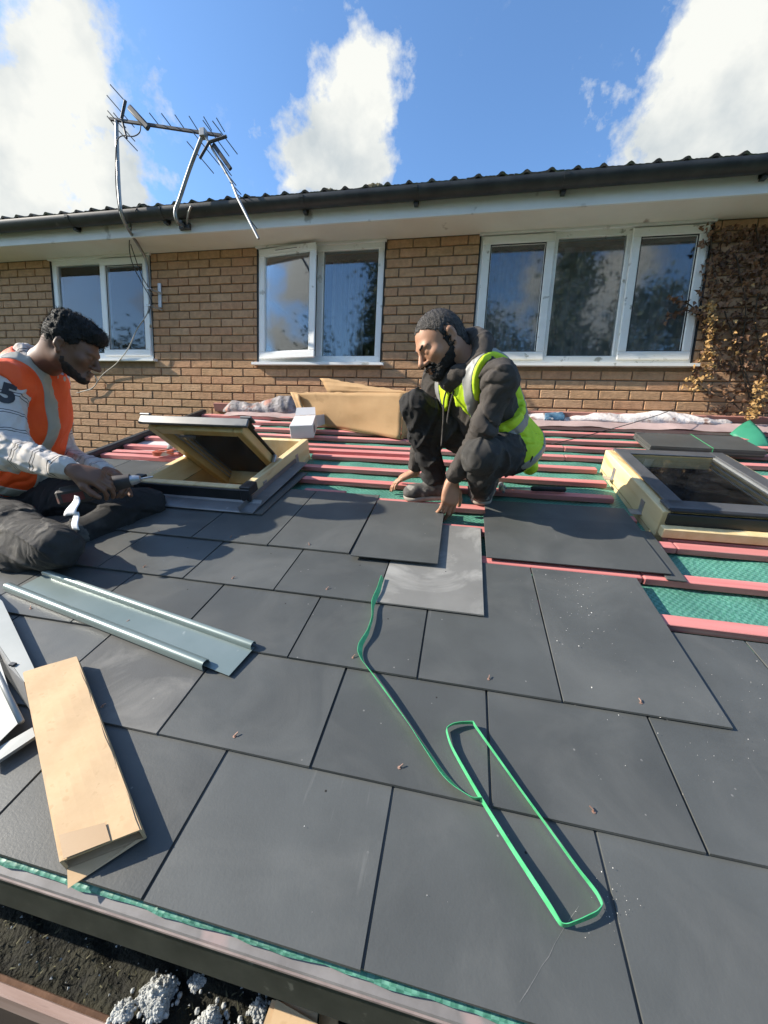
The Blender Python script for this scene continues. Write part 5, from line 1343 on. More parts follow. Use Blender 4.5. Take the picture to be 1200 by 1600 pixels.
# ---------------------------------------------------------------- cloth and skin
def skin_mat(name, c1, c2):
    m_ = mat(name, c1, c2, 12, .52, bump=.01, bscale=180, spec=.4)
    b = m_.node_tree.nodes['Principled BSDF']; b.inputs['Subsurface Weight'].default_value = .06; b.inputs['Subsurface Radius'].default_value = (.6, .25, .15); b.inputs['Subsurface Scale'].default_value = .01
    return m_
m_skin_a = skin_mat('tanned_skin', (.40, .205, .125), (.47, .255, .16))
m_skin_b = skin_mat('deep_brown_skin', (.15, .075, .046), (.19, .098, .060))
m_hair = mat('dark_hair', (.004, .0035, .003), (.012, .010, .008), 60, .7, bump=.09, bscale=240, stretch=(1, 1, .35))
m_hair_grey = mat('greying_hair', (.016, .013, .011), (.085, .075, .066), 90, .65, bump=.09, bscale=240)
def fabric(name, c1, c2, rough=.9, sheen=.0, wv=420, b_=.75, crease=7.0, **k):
    m_ = mat(name, c1, c2, k.pop('scale', 6), rough, sheen=sheen, **k); n = m_.node_tree.nodes; l = m_.node_tree.links; bs = n['Principled BSDF']
    t = n.new('ShaderNodeTexCoord'); nz = n.new('ShaderNodeTexNoise'); nz.noise_type = 'RIDGED_MULTIFRACTAL'; nz.inputs['Scale'].default_value = crease; nz.inputs['Detail'].default_value = 3; nz.inputs['Roughness'].default_value = .4; nz.inputs['Distortion'].default_value = .9
    mpc = n.new('ShaderNodeMapping'); mpc.inputs['Rotation'].default_value = (.5, .7, .3); mpc.inputs['Scale'].default_value = (1.7, .8, 1.2); l.new(t.outputs['Object'], mpc.inputs['Vector']); l.new(mpc.outputs[0], nz.inputs['Vector'])
    w = n.new('ShaderNodeTexNoise'); w.inputs['Scale'].default_value = wv; w.inputs['Detail'].default_value = 2; l.new(t.outputs['Object'], w.inputs['Vector'])
    a = n.new('ShaderNodeMath'); a.operation = 'MULTIPLY_ADD'; a.inputs[1].default_value = .12; l.new(w.outputs['Fac'], a.inputs[0]); l.new(nz.outputs['Fac'], a.inputs[2])
    bp = n.new('ShaderNodeBump'); bp.inputs['Strength'].default_value = b_; bp.inputs['Distance'].default_value = .03; l.new(a.outputs[0], bp.inputs['Height']); l.new(bp.outputs[0], bs.inputs['Normal']); return m_
m_hoodie = fabric('charcoal_hoodie', (.050, .043, .038), (.070, .060, .053), scale=12)
m_trouser = fabric('black_work_trousers', (.017, .016, .016), (.027, .026, .025), c3=(.055, .052, .048), s3=5, t3=.64)
m_trouser_g = fabric('dusty_work_trousers', (.026, .025, .024), (.05, .047, .044), c3=(.105, .098, .088), s3=7, t3=.57)
m_kneepad = fabric('grey_knee_panel', (.036, .034, .032), (.055, .052, .048), c3=(.10, .094, .086), s3=9, t3=.58)
def glow(name, c1, c2):
    m_ = fabric(name, c1, c2, .6, .0, 500, .5); return m_
m_yellow = glow('fluorescent_yellow_cloth', (.56, .80, .015), (.64, .88, .03))
m_orange = glow('fluorescent_orange_cloth', (.95, .095, .012), (.98, .13, .02))
m_reflect = fabric('silver_reflective_tape', (.26, .26, .25), (.34, .34, .32), .45, 0, 700, .15)
m_reflect2 = fabric('pale_reflective_tape', (.36, .35, .29), (.44, .43, .36), .45, 0, 700, .15)
m_boot = mat('dusty_grey_boot', (.05, .047, .042), (.13, .12, .11), 14, .8, bump=.03, bscale=60, c3=(.26, .24, .21), s3=20, t3=.58)
m_sole = mat('pale_boot_sole', (.28, .25, .21), (.40, .36, .30), 20, .8)
m_trim = mat('black_vest_binding', (.015, .015, .015), None, 5, .7)

def beard_field(hd, neck, off, seed, cheek=.014, sides=True):
    g = Field(); hd.skin(g, neck); nz = waves(seed, .004, (.008, .014), 8); ed = waves(seed+1, .016, (.010, .02), 8)
    f = Field(); f.custom(lambda P: g(P)-off+nz(P))
    f.ops = [(lambda P: (g(P)-off+nz(P)).astype(np.float32), 1e-4, False, None, 0)]
    def reg(P):
        q = hd.loc(P); x, y, z = np.abs(q[:, 0]), q[:, 1], q[:, 2]
        d1 = np.maximum.reduce([z+.55*y+cheek, .004-y-.35*(z+.06), -.122-z]); d2 = np.maximum.reduce([y-.017, -.001-y, z-.035, -z-.05, .03-x]); d3 = np.maximum.reduce([z+.041, -.066-z, .086-y, x-.034])
        d4 = np.maximum.reduce([z+.045, -.1-z, .07-y, x-.036, .022-x])
        d = np.minimum(np.minimum(d1, d4), np.minimum(d2, d3)) if sides else d1; lips = np.sqrt((x/.020)**2+((z+.064)/.0075)**2)-1
        return (np.maximum(d, -lips*.006)+ed(P)).astype(np.float32)
    f.custom(reg, .005, inter=True); return f
def hair_field(hd, neck, off, seed, front=.060, ragged=.02):
    g = Field(); hd.skin(g, neck); nz = waves(seed, .004, (.008, .014), 8); ed = waves(seed+1, ragged, (.008, .014), 8)
    f = Field(); f.ops = [(lambda P: (g(P)-off+nz(P)).astype(np.float32), 1e-4, False, None, 0)]
    def reg(P):
        q = hd.loc(P); x, y, z = np.abs(q[:, 0]), q[:, 1], q[:, 2]
        line = np.where(y > .02, front+.012*np.clip((x-.02)/.03, 0, 1)*np.clip((y-.05)/.03, 0, 1)-.9*np.clip(.062-y, 0, .05), .022-1.9*np.clip(-y-.022, 0, .05))
        ear = np.sqrt(((y+.016)/.024)**2+((z-.004)/.034)**2)-1
        d = np.maximum(line-z, -ear*.02)
        return (d+ed(P)).astype(np.float32)
    f.custom(reg, .006, inter=True); return f
def strands(src, n, length, m_, parent, seed, sag=.5, w=.0007, fwd=None):
    """short hairs standing off a hair or beard surface"""
    r = np.random.default_rng(seed); me = src.data; nv = len(me.vertices)
    co = np.empty(nv*3, np.float32); me.vertices.foreach_get('co', co); co = co.reshape(-1, 3); no = np.empty(nv*3, np.float32); me.vertices.foreach_get('normal', no); no = no.reshape(-1, 3)
    i = r.integers(0, nv, n); p = co[i]+r.normal(size=(n, 3))*.001; d = no[i]+r.normal(size=(n, 3))*.45+np.array([0, 0, -sag])
    if fwd is not None: d = d+np.array(fwd)
    d /= np.linalg.norm(d, axis=1)[:, None]; s_ = np.cross(d, r.normal(size=(n, 3))); s_ /= np.linalg.norm(s_, axis=1)[:, None]
    L_ = length*r.uniform(.5, 1.2, (n, 1)); V = np.stack([p-s_*w, p+s_*w, p+d*L_], 1).reshape(-1, 3)
    m2 = bpy.data.meshes.new('hair_strands'); m2.from_pydata(V.tolist(), [], np.arange(n*3).reshape(-1, 3).tolist()); m2.materials.append(m_)
    o = put('hair_strands', m2, src); o['kind'] = 'stuff'; return o
class Torso:
    """axes of a trunk from pelvis to neck"""
    def __init__(s, pel, neck, shl, shr):
        s.p = Vector(pel); s.n = Vector(neck); s.H = (s.n-s.p).length; s.U = (s.n-s.p).normalized(); l_ = Vector(shl)-Vector(shr)
        s.L = (l_-s.U*l_.dot(s.U)).normalized(); s.F = s.L.cross(s.U); s.R = np.array([s.L, s.F, s.U]).T; s.sl, s.sr = Vector(shl), Vector(shr)
    def w(s, x, y, z): return s.p+s.L*x+s.F*y+s.U*z
    def loc(s, P): return (P-A3(s.p))@s.R
    def trunk(s, f, g=0.0, k=.07, belly=.0, bend=.0):
        H = s.H; R = s.R
        f.ell(s.w(0, .0, .02), (.165+g, .125+g, .12+g), R, k)
        f.ell(s.w(0, .01+belly*.5+bend*.5, H*.36), (.150+g, .118+g+belly, .17+g), R, k)
        f.ell(s.w(0, .005+bend, H*.68), (.170+g, .125+g, .17+g), R, k)
        for sh in (s.sl, s.sr):
            f.cone(s.w(0, -.01, H*.88), sh.lerp(s.w(0, 0, H*.86), .05), .075+g, .064+g, k)
        f.cone(s.w(0, 0, H*.80), s.n, .085+g, .070+g, k)
# ---------------------------------------------------------------- man in the yellow vest, squatting
base = RP(.0, 1.72, -.02)
man = thing('person', 'crouching bearded man in a yellow high-visibility vest over a charcoal hoodie', 'person', TR(base))
pel = AT(778, 694, 1.90); neck = AT(735, 578, 1.67)
shl = AT(779, 588, 1.53); shr = AT(690, 590, 1.80)
T = Torso(pel, neck, shl, shr)
elb = AT(757, 668, 1.56); wri = AT(706, 752, 1.70)
elr = AT(668, 660, 1.86); wrr = AT(648, 738, 1.955)
hl = T.w(.085, .02, .0); hr = T.w(-.085, .02, .0)
knl = AT(752, 712, 1.57); anl = AT(752, 766, 1.86); knr = AT(651, 634, 1.72); anr = AT(679, 748, 1.88)
for nm, a, b in (('thighL', hl, knl), ('shinL', knl, anl), ('thighR', hr, knr), ('shinR', knr, anr), ('uarmL', shl, elb), ('farmL', elb, wri), ('uarmR', shr, elr), ('farmR', elr, wrr), ('torso', pel, neck)):
    print(nm, round((a-b).length, 3))
hd = Head(AT(688, 536, 1.60), (-.72, -.40, -.62), (-.48, -.18, .87), 1.0)
lo = (-.62, 1.15, ZC-.42); hi = (.50, 2.25, ZC+.72)
# skin: one continuous body
f = Field(); hd.skin(f, neck)
f.chain([neck, T.w(0, 0, T.H*.6), pel], [.07, .10, .11], .05)
f.chain([T.w(0, 0, T.H*.85), shl-T.U*.02, elb, wri], [.04, .033, .029, .026], .02); f.chain([T.w(0, 0, T.H*.85), shr-T.U*.01, elr, wrr], [.04, .033, .029, .026], .02)
f.chain([pel, hl, knl, anl], [.09, .08, .05, .04], .03); f.chain([pel, hr, knr, anr], [.09, .08, .05, .04], .03)
# near hand: thumb and fingers pinch the slate's edge
hdir = (AT(699, 815, 1.70)-wri).normalized()
hand(f, wri, hdir, (-.55, .75, .05), [(.35, .45, .3), (.30, .40, .3), (.30, .4, .3), (.3, .4, .3)], [(.75, .55, .35), (.45, .85, .3), (.2, .95, .25)], 1.16, 1, .05)
# far hand flat on a batten, fingers pointing left
hand(f, wrr, (AT(618, 752, 1.955)-AT(650, 738, 1.955)), (0, .2, -1), [(.25, .35, .25)]*4, [(.6, .7, .2), (.4, .9, .2), (.3, .95, .2)], .95, -1, .10)
field_obj('body', f, lo, hi, .0036, m_skin_a, man, base, 1)
# hair and beard
f = hair_field(hd, neck, .0028, 3, .076)
hr_o = field_obj('hair', f, hd.c-Vector((.17, .17, .17)), hd.c+Vector((.17, .17, .17)), .003, m_hair_grey, man, base, 1)
strands(hr_o, 5200, .0055, m_hair_grey, man, 1, .2)
f = beard_field(hd, neck, .0032, 5, .024)
br_o = field_obj('beard', f, hd.c-Vector((.17, .17, .17)), hd.c+Vector((.17, .17, .17)), .003, m_hair, man, base, 1)
strands(br_o, 3800, .0065, m_hair, man, 2, .6)
for q_ in (-1, 1):
    f = Field(); f.cone(hd.w(q_*.014, .0955, .020), hd.w(q_*.034, .0905, .026), .0045, .0045, .004); f.cone(hd.w(q_*.034, .0905, .026), hd.w(q_*.050, .076, .020), .0042, .003, .004)
    f.disp = waves(8, .003, (.01,), 6)
    field_obj('eyebrow', f, hd.c-Vector((.15, .15, .15)), hd.c+Vector((.15, .15, .15)), .003, m_hair, man, base, 1)
# hoodie
f = Field(); T.trunk(f, -.004, .07, .010)
f.chain([T.w(.10, -.01, T.H*.82), shl-T.U*.02, elb, wri.lerp(elb, .16)], [.062, .057, .047, .039], .04)
f.chain([T.w(-.10, -.01, T.H*.86), shr, elr, wrr.lerp(elr, .16)], [.075, .070, .056, .042], .05)
f.cone(wri.lerp(elb, .22), wri.lerp(elb, .12), .043, .037, .008)          # cuff
# hood bunched round the neck
for i in range(14):
    a = i/13*math.pi*1.50-math.pi*.75; b = (i+1)/13*math.pi*1.50-math.pi*.75
    def ringp(t_): return neck+T.L*math.sin(t_)*.088-T.F*math.cos(t_)*.082+T.U*(.050+.045*math.cos(t_))+T.F*.010
    f.cone(ringp(a), ringp(b), .036, .036, .02); f.cone(ringp(a)-T.U*.045, ringp(b)-T.U*.045, .034, .034, .02)
f.cone(neck+T.F*.075+T.U*.0, hd.w(0, .055, -.140), .045, .036, .03); f.cone(hd.w(.05, .03, -.13), hd.w(-.05, .03, -.13), .032, .032, .03)
f.disp = addf(waves(11, .006, (.10, .16), 6), crumple_cloth(71, .0048, .12, elb-wri+Vector((.1, 0, 0))), folds(12, elb-shl, .013, .05, elb, .13), folds(13, elb-wri, .013, .042, wri.lerp(elb, .45), .13), folds(14, (.4, -.3, 1), .012, .06, T.w(.05, .05, .2), .2), folds(15, shl-elb, .011, .06, shl, .13))
field_obj('hoodie', f, lo, hi, .0042, m_hoodie, man, base, 1)
for q_ in (-1, 1):
    p0 = neck+T.F*.095+T.L*q_*.022+T.U*.01; pts = smooth_path([p0, p0+T.F*.03-Vector((0, 0, .05)), p0+T.F*.035+Vector((-.006*q_, 0, -.13)), p0+T.F*.02+Vector((-.004, 0, -.20+.05*q_))], 6)
    q = MB(); q.tube(pts, .0038, 7); o = q.build('drawstring', m_hoodie, man, TR(-base), smooth=True)
# trousers
def trousers(f, hl, knl, anl, hr, knr, anr, pel, T, wl=1.0, wr=1.0):
    f.ell(T.w(0, -.015, -.01), (.175, .140, .125), T.R, .05)
    for h, k_, a, wth in ((hl, knl, anl, wl), (hr, knr, anr, wr)):
        f.chain([T.w(0, 0, 0).lerp(h, .9), h.lerp(k_, .5), k_], [.108*wth, .092*wth, .064*wth], .05)
        f.chain([k_, k_.lerp(a, .35), a], [.064*wth, .064*wth, .058*wth], .03)
f = Field(); trousers(f, hl, knl, anl, hr, knr, anr, pel, T)
f.disp = addf(waves(21, .006, (.09, .15), 6), crumple_cloth(72, .010, .12, (.3, .3, 1)), folds(22, knr-hr, .013, .05, knr.lerp(hr, .25), .15), folds(23, knr-anr, .014, .05, anr.lerp(knr, .25), .16), folds(24, knl-anl, .014, .05, knl.lerp(anl, .6), .16), folds(25, knl-hl, .015, .06, hl.lerp(knl, .4), .18))
field_obj('trousers', f, lo, hi, .0042, [m_trouser, m_trouser_g], man, base, 1, facemat=lambda C: (np.sum((C-A3(hl))**2, 1) < .36**2) & ((C-A3(hl))@A3((.5, -.86, 0)) > -.12))
# knee panel sewn on the near leg
f = Field(); f.chain([knl.lerp(hl, .32), knl, knl.lerp(anl, .42)], [.083, .0685, .0685], .03)
f.disp = addf(waves(31, .004, (.08, .15), 6), crumple_cloth(72, .008, .12, (.3, .3, 1)), folds(32, knl-anl, .010, .034, knl.lerp(anl, .5), .12))
d_ = (A3(knl)-A3(hl)); d_ = d_/np.linalg.norm(d_)
fr = (Vector(((knl-hl).normalized()+(knl-anl).normalized()))).normalized()
f.half(knl-fr*.018, -fr, .006)
f.half(knl.lerp(hl, .26), hl-knl, .004); f.half(knl.lerp(anl, .40), anl-knl, .004)
field_obj('knee_panel', f, lo, hi, .0042, m_kneepad, man, base, 1)
# boots
def boot(heel, toe, ank, up, name='boot'):
    d = (toe-heel).normalized(); u_ = (Vector(up)-d*Vector(up).dot(d)).normalized(); l_ = u_.cross(d); R = np.array([l_, d, u_]).T
    f = Field(); f.cone(heel+u_*.05+d*.035, toe+u_*.036-d*.045, .042, .036, .03); f.ell(toe+u_*.036-d*.045, (.044, .050, .034), R, .02); f.cone(heel+u_*.06+d*.035, ank, .046, .050, .03)
    f.half(heel+u_*.012, -u_, .004); f.disp = waves(41, .004, (.03, .05), 6)
    c = (heel+toe)/2; o = field_obj(name, f, c-Vector((.24,)*3), c+Vector((.24,)*3), .0042, m_boot, man, base, 1)
    f = Field(); f.cone(heel+u_*.012+d*.035, toe+u_*.012-d*.048, .043, .043, .02); f.ell(toe+u_*.012-d*.05, (.047, .052, .02), R, .02)
    f.half(heel+u_*.022, u_, .003); f.half(heel, -u_, .003)
    s_ = field_obj('sole', f, c-Vector((.24,)*3), c+Vector((.24,)*3), .004, m_sole, o, base, 1)
    return o
N_ = Vector((0, -SN, CS))
boot(RP(-.03, 1.735, -.012), RP(-.262, 1.672, -.012), anr, N_)
boot(RP(.150, 1.86, -.010), RP(.095, 1.655, -.010), anl, N_)
# vest
def vestf(g=.0, seed=51):
    f = Field(); T.trunk(f, .020+g, .07, .014)
    f.ell(T.w(0, -.03, -.035), (.195+g, .162+g, .11+g), T.R, .06)
    f.cone(T.w(.0, -.10, .0), T.w(.06, -.085, -.20), .085+g, .042+g, .05)       # tail hanging free behind
    f.disp = addf(waves(seed, .006, (.10, .17), 6), crumple_cloth(73, .003, .16, T.U), folds(52, (.3, .2, 1), .010, .06, T.w(.1, -.05, .1), .25))
    return f
def vest_cuts(f):
    f.cone(shl+T.L*.045-T.U*.055, elb, .078, .092, .012, True); f.cone(shl+T.L*.075-T.U*.03, shl+T.L*.2-T.U*.03, .070, .10, .012, True)
    f.cone(shr, elr, .088, .095, .012, True); f.cone(shr-T.L*.02, shr-T.L*.2, .088, .10, .012, True)
    # V neck and open front
    f.cone(neck+T.U*.03, T.w(0, .14, T.H*.50), .088, .070, .01, True); f.cone(T.w(0, .16, T.H*.6), T.w(0, .20, -.10), .085, .09, .01, True)
    f.cone(neck-T.U*.01, neck+T.U*.15, .092, .10, .012, True)
    f.custom(lambda P: np.maximum(.132-T.loc(P)[:, 0], T.H*.50-T.loc(P)[:, 2]).astype(np.float32), .01, True)
    f.half(T.w(0, .06, -.05), (T.F*1.0-T.U*.55), .01)
    return f
f = vest_cuts(vestf()); vest = field_obj('vest', f, lo, hi, .0042, m_yellow, man, base, 1)
def strip(fn, nm='reflective_strip', g=.003, m_=None):
    f = vest_cuts(vestf(g)); f.custom(fn, .002, inter=True); field_obj(nm, f, lo, hi, .0042, m_ or m_reflect, vest, base, 1)
strip(lambda P: np.abs(T.loc(P)[:, 2]-.135)-.027)
strip(lambda P: np.abs(T.loc(P)[:, 2]+.045)-.025)
for q_ in (-1, 1): strip(lambda P, q_=q_: np.maximum(np.abs(T.loc(P)[:, 0]-q_*.098)-.022, .16-T.loc(P)[:, 2]))
# ---------------------------------------------------------------- man in the orange vest, sitting with folded legs
base = RP(-1.62, 1.12, .0)
man = thing('person', 'seated man in an orange high-visibility vest working with a cordless drill', 'person', TR(base))
pel = AT(-25, 785, 1.42); neck = AT(56, 576, 1.44)
shl = AT(76, 596, 1.64); shr = AT(6, 598, 1.27)
T = Torso(pel, neck, shl, shr)
elb = AT(100, 712, 1.70); wri = AT(178, 742, 1.40)
elr = AT(12, 706, 1.17); wrr = AT(114, 735, 1.155)
hl = T.w(.09, .02, -.02); hr = T.w(-.09, .02, -.02)
knl = AT(226, 792, 1.53); anl = AT(85, 862, 1.20); knr = AT(88, 855, 1.06); anr = AT(-60, 880, 1.17)
for nm, a, b in (('thighL', hl, knl), ('shinL', knl, anl), ('thighR', hr, knr), ('shinR', knr, anr), ('uarmL', shl, elb), ('farmL', elb, wri), ('uarmR', shr, elr), ('farmR', elr, wrr), ('torso', pel, neck), ('sh', shl, shr)):
    print(nm, round((a-b).length, 3), tuple(round(x, 2) for x in a))
hd = Head(AT(112, 547, 1.42), (.80, .44, -.40), (.36, .18, .92), .98)
lo = (-2.25, .80, ZC-.62); hi = (-1.02, 2.0, ZC+.60)
f = Field(); hd.skin(f, neck, .052)
f.chain([neck, T.w(0, 0, T.H*.6), pel], [.07, .10, .11], .05)
f.chain([T.w(0, 0, T.H*.85), shl, elb, wri], [.04, .034, .030, .026], .02); f.chain([T.w(0, 0, T.H*.85), shr-T.U*.02, elr, wrr], [.04, .034, .030, .026], .02)
f.chain([pel, hl, knl, anl], [.09, .08, .05, .04], .03); f.chain([pel, hr, knr, anr], [.09, .08, .05, .04], .03)
hand(f, wrr, (AT(172, 752, 1.20)-wrr), (.15, .55, -.75), [(.55, .7, .5), (.5, .75, .5), (.5, .8, .5), (.5, .8, .5)], [(.5, .75, .2), (.25, .9, .35), (.1, .95, .3)], 1.05, -1, .04)
hand(f, wri, (AT(196, 752, 1.36)-AT(172, 740, 1.42)), (-.2, -.5, -.8), [(.6, .8, .5)]*4, [(.5, .8, .3), (.3, .9, .4), (.2, .9, .4)], 1.0, 1, .04)
field_obj('body', f, lo, hi, .0040, m_skin_b, man, base, 1)
f = Field(); f.ell(hd.w(0, -.013, .046), hd.r(.084, .106, .098), hd.R); f.ell(hd.w(0, .055, .100), hd.r(.060, .050, .034), hd.R, .03); f.ell(hd.w(0, -.03, .118), hd.r(.066, .078, .030), hd.R, .03)
f.disp = waves(3, .011, (.010, .016, .03), 8)
hedge = waves(9, .02, (.008, .014), 8)
def cut2(P):
    q = hd.loc(P); x, y, z = q[:, 0], q[:, 1], q[:, 2]
    a = np.where(y > .04, .058+.2*(y-.04)-z, (.020-np.clip(-y-.02, 0, .1)*.8)-z)
    return (a*hd.s+hedge(P)).astype(np.float32)
f.custom(cut2, .006, inter=True)
hr_o = field_obj('hair', f, hd.c-Vector((.19, .19, .19)), hd.c+Vector((.19, .19, .19)), .0032, m_hair, man, base, 1)
strands(hr_o, 6500, .013, m_hair, man, 3, -.2)
f = beard_field(hd, neck, .0018, 5, .036, False)
field_obj('beard', f, hd.c-Vector((.17, .17, .17)), hd.c+Vector((.17, .17, .17)), .0034, mat('soft_dark_stubble', (.012, .008, .006), (.05, .028, .019), 70, .8), man, base, 1)
# striped pale jersey
def stripes_mat():
    m_ = fabric('striped_pale_jersey', (.60, .55, .50), (.68, .63, .58)); n = m_.node_tree.nodes; l = m_.node_tree.links; b = n['Principled BSDF']
    at = n.new('ShaderNodeAttribute'); at.attribute_name = 'along'; src = b.inputs['Base Color'].links[0].from_socket
    md = n.new('ShaderNodeMath'); md.operation = 'PINGPONG'; md.inputs[1].default_value = .0425; l.new(at.outputs['Fac'], md.inputs[0])
    g1 = n.new('ShaderNodeMath'); g1.operation = 'COMPARE'; g1.inputs[1].default_value = .0065; g1.inputs[2].default_value = .0019; l.new(md.outputs[0], g1.inputs[0])
    mx = n.new('ShaderNodeMix'); mx.data_type = 'RGBA'; l.new(g1.outputs[0], mx.inputs[0]); l.new(src, mx.inputs[6]); mx.inputs[7].default_value = (.035, .032, .032, 1); l.new(mx.outputs[2], b.inputs['Base Color']); return m_
m_jersey = stripes_mat()
f = Field(); T.trunk(f, .004, .07, .035, .025)
f.chain([T.w(.10, -.01, T.H*.86), shl, elb, wri.lerp(elb, .16)], [.072, .070, .056, .040], .05)
f.chain([T.w(-.10, -.01, T.H*.80), shr-T.U*.025, elr, wrr.lerp(elr, .14)], [.070, .072, .066, .044], .05)
for i in range(14):
    a = i/13*2*math.pi; b = (i+1)/13*2*math.pi
    rp = lambda t_: neck+T.L*math.sin(t_)*.070+T.F*(math.cos(t_)*.075+.014)+T.U*(.036-.030*math.cos(t_))
    f.cone(rp(a), rp(b), .018, .018, .012); f.cone(rp(a)-T.U*.03, rp(b)-T.U*.03, .022, .022, .012)
f.cone(wrr.lerp(elr, .2), wrr.lerp(elr, .10), .046, .038, .008)
f.disp = addf(waves(11, .006, (.10, .16), 6), crumple_cloth(81, .008, .12, elr-wrr), folds(12, elr-shr, .012, .034, elr, .13), folds(13, elr-wrr, .011, .032, wrr.lerp(elr, .5), .12), folds(14, shr-elr, .008, .04, shr, .12))
def along(V):
    o = np.full(len(V), .03, np.float32); best = np.full(len(V), 9.0, np.float32); acc = 0.0
    for a, b in ((shr, elr), (elr, wrr)):
        a_, ab = A3(a), A3(b-a); L_ = float(np.linalg.norm(ab)); t_ = ((V-a_)@ab)/(L_*L_); tc_ = np.clip(t_, -.6 if acc == 0 else 0, 1); d = np.linalg.norm(V-a_-tc_[:, None]*ab, axis=1)
        m_ = (d < best) & (d < .16); o[m_] = (acc+tc_*L_)[m_]; best = np.minimum(best, d); acc += L_
    acc = 0.0
    for a, b in ((shl, elb), (elb, wri)):
        a_, ab = A3(a), A3(b-a); L_ = float(np.linalg.norm(ab)); t_ = ((V-a_)@ab)/(L_*L_); tc_ = np.clip(t_, 0, 1); d = np.linalg.norm(V-a_-tc_[:, None]*ab, axis=1)
        m_ = (d < best) & (d < .10); o[m_] = (acc+tc_*L_)[m_]; best = np.minimum(best, d); acc += L_
    return o
jer = field_obj('jersey', f, lo, hi, .0045, m_jersey, man, base, 1, attr={'along': along})
# number printed on the sleeve, wrapped on to the cloth
from mathutils.bvhtree import BVHTree
bv = BVHTree.FromPolygons([v.co+base for v in jer.data.vertices], [list(p.vertices) for p in jer.data.polygons])
tm = text_mesh('5', .105, 'sleeve_number', mat('dark_number_print', (.03, .03, .034), (.05, .05, .055), 12, .8), .006)
bm = bmesh.new(); bm.from_mesh(tm); bmesh.ops.subdivide_edges(bm, edges=[e for e in bm.edges if e.calc_length() > .012], cuts=4, use_grid_fill=True); bmesh.ops.triangulate(bm, faces=bm.faces[:])
ctr = AT(12, 618, 1.15); view = (ctr-ZV).normalized(); ax_x = Vector((.93, .1, -.22)).normalized(); ax_y = view.cross(ax_x).normalized()
ax_y = ax_y if ax_y.z > 0 else -ax_y
cx_ = sum(v.co.x for v in bm.verts)/len(bm.verts); cy_ = sum(v.co.y for v in bm.verts)/len(bm.verts)
ok = True
for v in bm.verts:
    p = ctr+ax_x*(v.co.x-cx_)*1.35+ax_y*(v.co.y-cy_)*.95; lc, nr_, _, _ = bv.ray_cast(p-view*.5, view)
    v.co = (lc+nr_*(.0022 if v.co.z > 0 else .0014) if lc else p)-base
bm.to_mesh(tm); bm.free(); put('sleeve_number', tm, man)
# trousers
f = Field(); trousers(f, hl, knl, anl, hr, knr, anr, pel, T, 1.32, 1.08)
f.disp = addf(waves(21, .006, (.09, .15), 6), crumple_cloth(82, .009, .14, (1, .2, -.2)), folds(22, knr-hr, .012, .07, knr.lerp(hr, .45), .2), folds(23, knr-anr, .006, .06, knr, .12), folds(24, knl-hl, .012, .05, knl.lerp(hl, .5), .16))
lo2 = (-2.3, .80, ZC-.66)
field_obj('trousers', f, lo2, (-.95, 2.0, ZC+.1), .0046, [m_trouser, m_trouser_g], man, base, 1, facemat=lambda C: ((C-A3(knr))@A3((0, 1, 0)) < .20))
f = Field(); bt = anr
f.cone(anr, anr+Vector((-.05, .12, -.02)), .05, .045, .03); field_obj('boot', f, anr-Vector((.2,)*3), anr+Vector((.2,)*3), .006, m_boot, man, base, 1)
f = Field(); f.cone(anl+Vector((.02, 0, 0)), anl+Vector((-.12, .06, .0)), .045, .045, .03); field_obj('boot', f, anl-Vector((.22,)*3), anl+Vector((.22,)*3), .006, m_boot, man, base, 1)
# vest
def vestf(g=.0):
    f = Field(); T.trunk(f, .030+g, .07, .045, .03)
    f.ell(T.w(0, .0, -.03), (.185+g, .155+g, .11+g), T.R, .06)
    f.disp = addf(waves(61, .006, (.10, .17), 6), crumple_cloth(83, .0035, .16, T.U), folds(62, (.3, .2, 1), .011, .055, T.w(-.05, .1, .15), .25))
    return f
def vest_cuts(f):
    f.cone(shr-T.L*.050-T.U*.060, elr, .084, .105, .012, True); f.cone(shr-T.L*.085-T.U*.03, shr-T.L*.2-T.U*.03, .075, .10, .012, True)
    f.cone(shl, elb, .088, .095, .012, True); f.cone(shl+T.L*.02, shl+T.L*.2, .088, .10, .012, True)
    f.cone(neck+T.U*.03+T.F*.02, T.w(0, .16, T.H*.72), .072, .012, .01, True); f.cone(neck+T.U*.005, neck+T.U*.15, .080, .10, .012, True)
    f.half(T.w(0, 0, -.09), -T.U, .006); f.half(T.w(0, .10, -.09), T.F*.5-T.U, .01)
    return f
f = vest_cuts(vestf()); vest = field_obj('vest', f, lo, hi, .0045, m_orange, man, base, 1)
def strip(fn, g=.003):
    f = vest_cuts(vestf(g)); f.custom(fn, .002, inter=True); field_obj('reflective_strip', f, lo, hi, .0045, m_reflect2, vest, base, 1)
strip(lambda P: np.abs(T.loc(P)[:, 2]-.185)-.026)
strip(lambda P: np.abs(T.loc(P)[:, 2]-.045)-.026)
for q_ in (-1, 1): strip(lambda P, q_=q_: np.maximum(np.abs(T.loc(P)[:, 0]-q_*.105)-.024, .19-T.loc(P)[:, 2]))
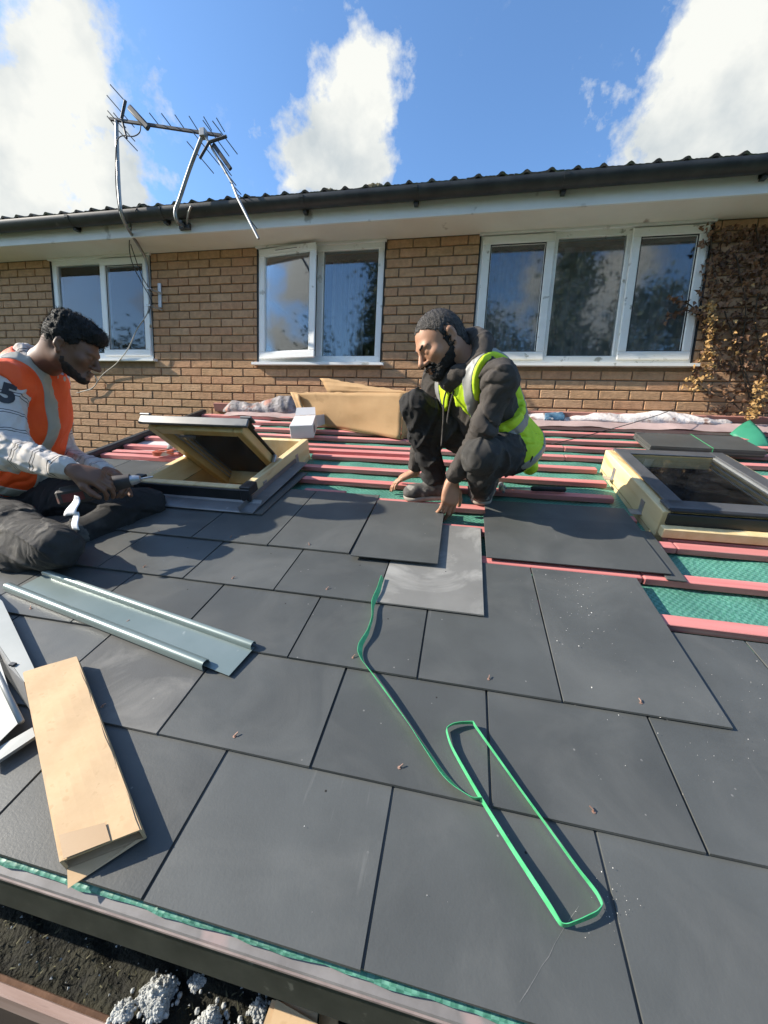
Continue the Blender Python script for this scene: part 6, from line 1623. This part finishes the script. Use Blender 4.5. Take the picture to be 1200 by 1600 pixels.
# ---------------------------------------------------------------- cordless drill in his hands
m_tool = mat('worn_black_tool_plastic', (.035, .03, .03), (.07, .06, .055), 14, .55, c3=(.15, .06, .05), s3=10, t3=.6)
m_tool_red = mat('worn_red_tool_plastic', (.13, .025, .022), (.19, .04, .035), 14, .5, c3=(.06, .05, .05), s3=12, t3=.52)
dr0 = AT(121, 773, 1.19); dr1 = AT(206, 758, 1.28)
t = thing('cordless_drill', 'worn cordless drill with a dark battery held by the man in the orange vest', 'drill', TR(dr0)); TI = t.matrix_basis.inverted()
ax = (dr1-dr0).normalized(); R3 = ax.to_track_quat('X', 'Z').to_matrix()
q = MB(); q.box(dr0, (.115, .075, .060), rot=R3, bev=.010); q.box(dr0+Vector((-.005, 0, .028)), (.09, .06, .02), rot=R3, bev=.006); q.build('battery', m_tool, t, TI, smooth=.5)
q = MB(); q.box(dr0+R3 @ Vector((.0, -.0385, -.004)), (.07, .002, .03), rot=R3); q.build('battery_badge', m_tool_red, t, TI)
q = MB(); q.tube([dr0+R3 @ Vector((.05, .0, .01)), dr0+R3 @ Vector((.10, .01, .015))], [.022, .020], 12); q.build('handle', m_tool, t, TI, smooth=.6)
q = MB(); e0 = dr0+R3 @ Vector((.10, .012, .018)); q.tube([e0, e0+ax*.03, e0+ax*.085], [.026, .030, .026], 14); q.build('motor_body', m_tool, t, TI, smooth=.6)
q = MB(); q.tube([e0+ax*.085, e0+ax*.10, e0+ax*.118, e0+ax*.121], [.020, .019, .013, .006], 14); q.build('chuck', m_steel, t, TI, smooth=.6)
q = MB(); q.tube([e0+ax*.12, e0+ax*.165], .0035, 8); q.build('bit', m_steel, t, TI, smooth=.6)
# white tag fluttering from the battery
pA = AT(118, 773, 1.09); t_ = [AT(116, 772, 1.10), AT(121, 778, 1.09), AT(113, 795, 1.07), AT(97, 806, 1.07)], 
q = MB()
def fn(a, b):
    p = AT(116, 774, 1.095).lerp(AT(123, 776, 1.095), a).lerp(AT(100, 806, 1.07).lerp(AT(121, 804, 1.07), a), b); return p-pA+Vector((0, .006*math.sin(b*6), 0))
q.grid(fn, 5, 10)
def fn(a, b):
    p = AT(112, 800, 1.07).lerp(AT(121, 800, 1.07), a).lerp(AT(114, 827, 1.05).lerp(AT(125, 828, 1.05), a), b); return p-pA+Vector((.0, .005*math.sin(b*5+1), 0))
q.grid(fn, 5, 10)
o = q.build('paper_tag', mat('white_tag', (.72, .72, .74), (.80, .80, .82), 8, .6), None, TR(pA), smooth=True); o.modifiers.new('sheet', 'SOLIDIFY').thickness = .0008
tag(o, 'crumpled white tag dangling below the drill battery', 'tag')
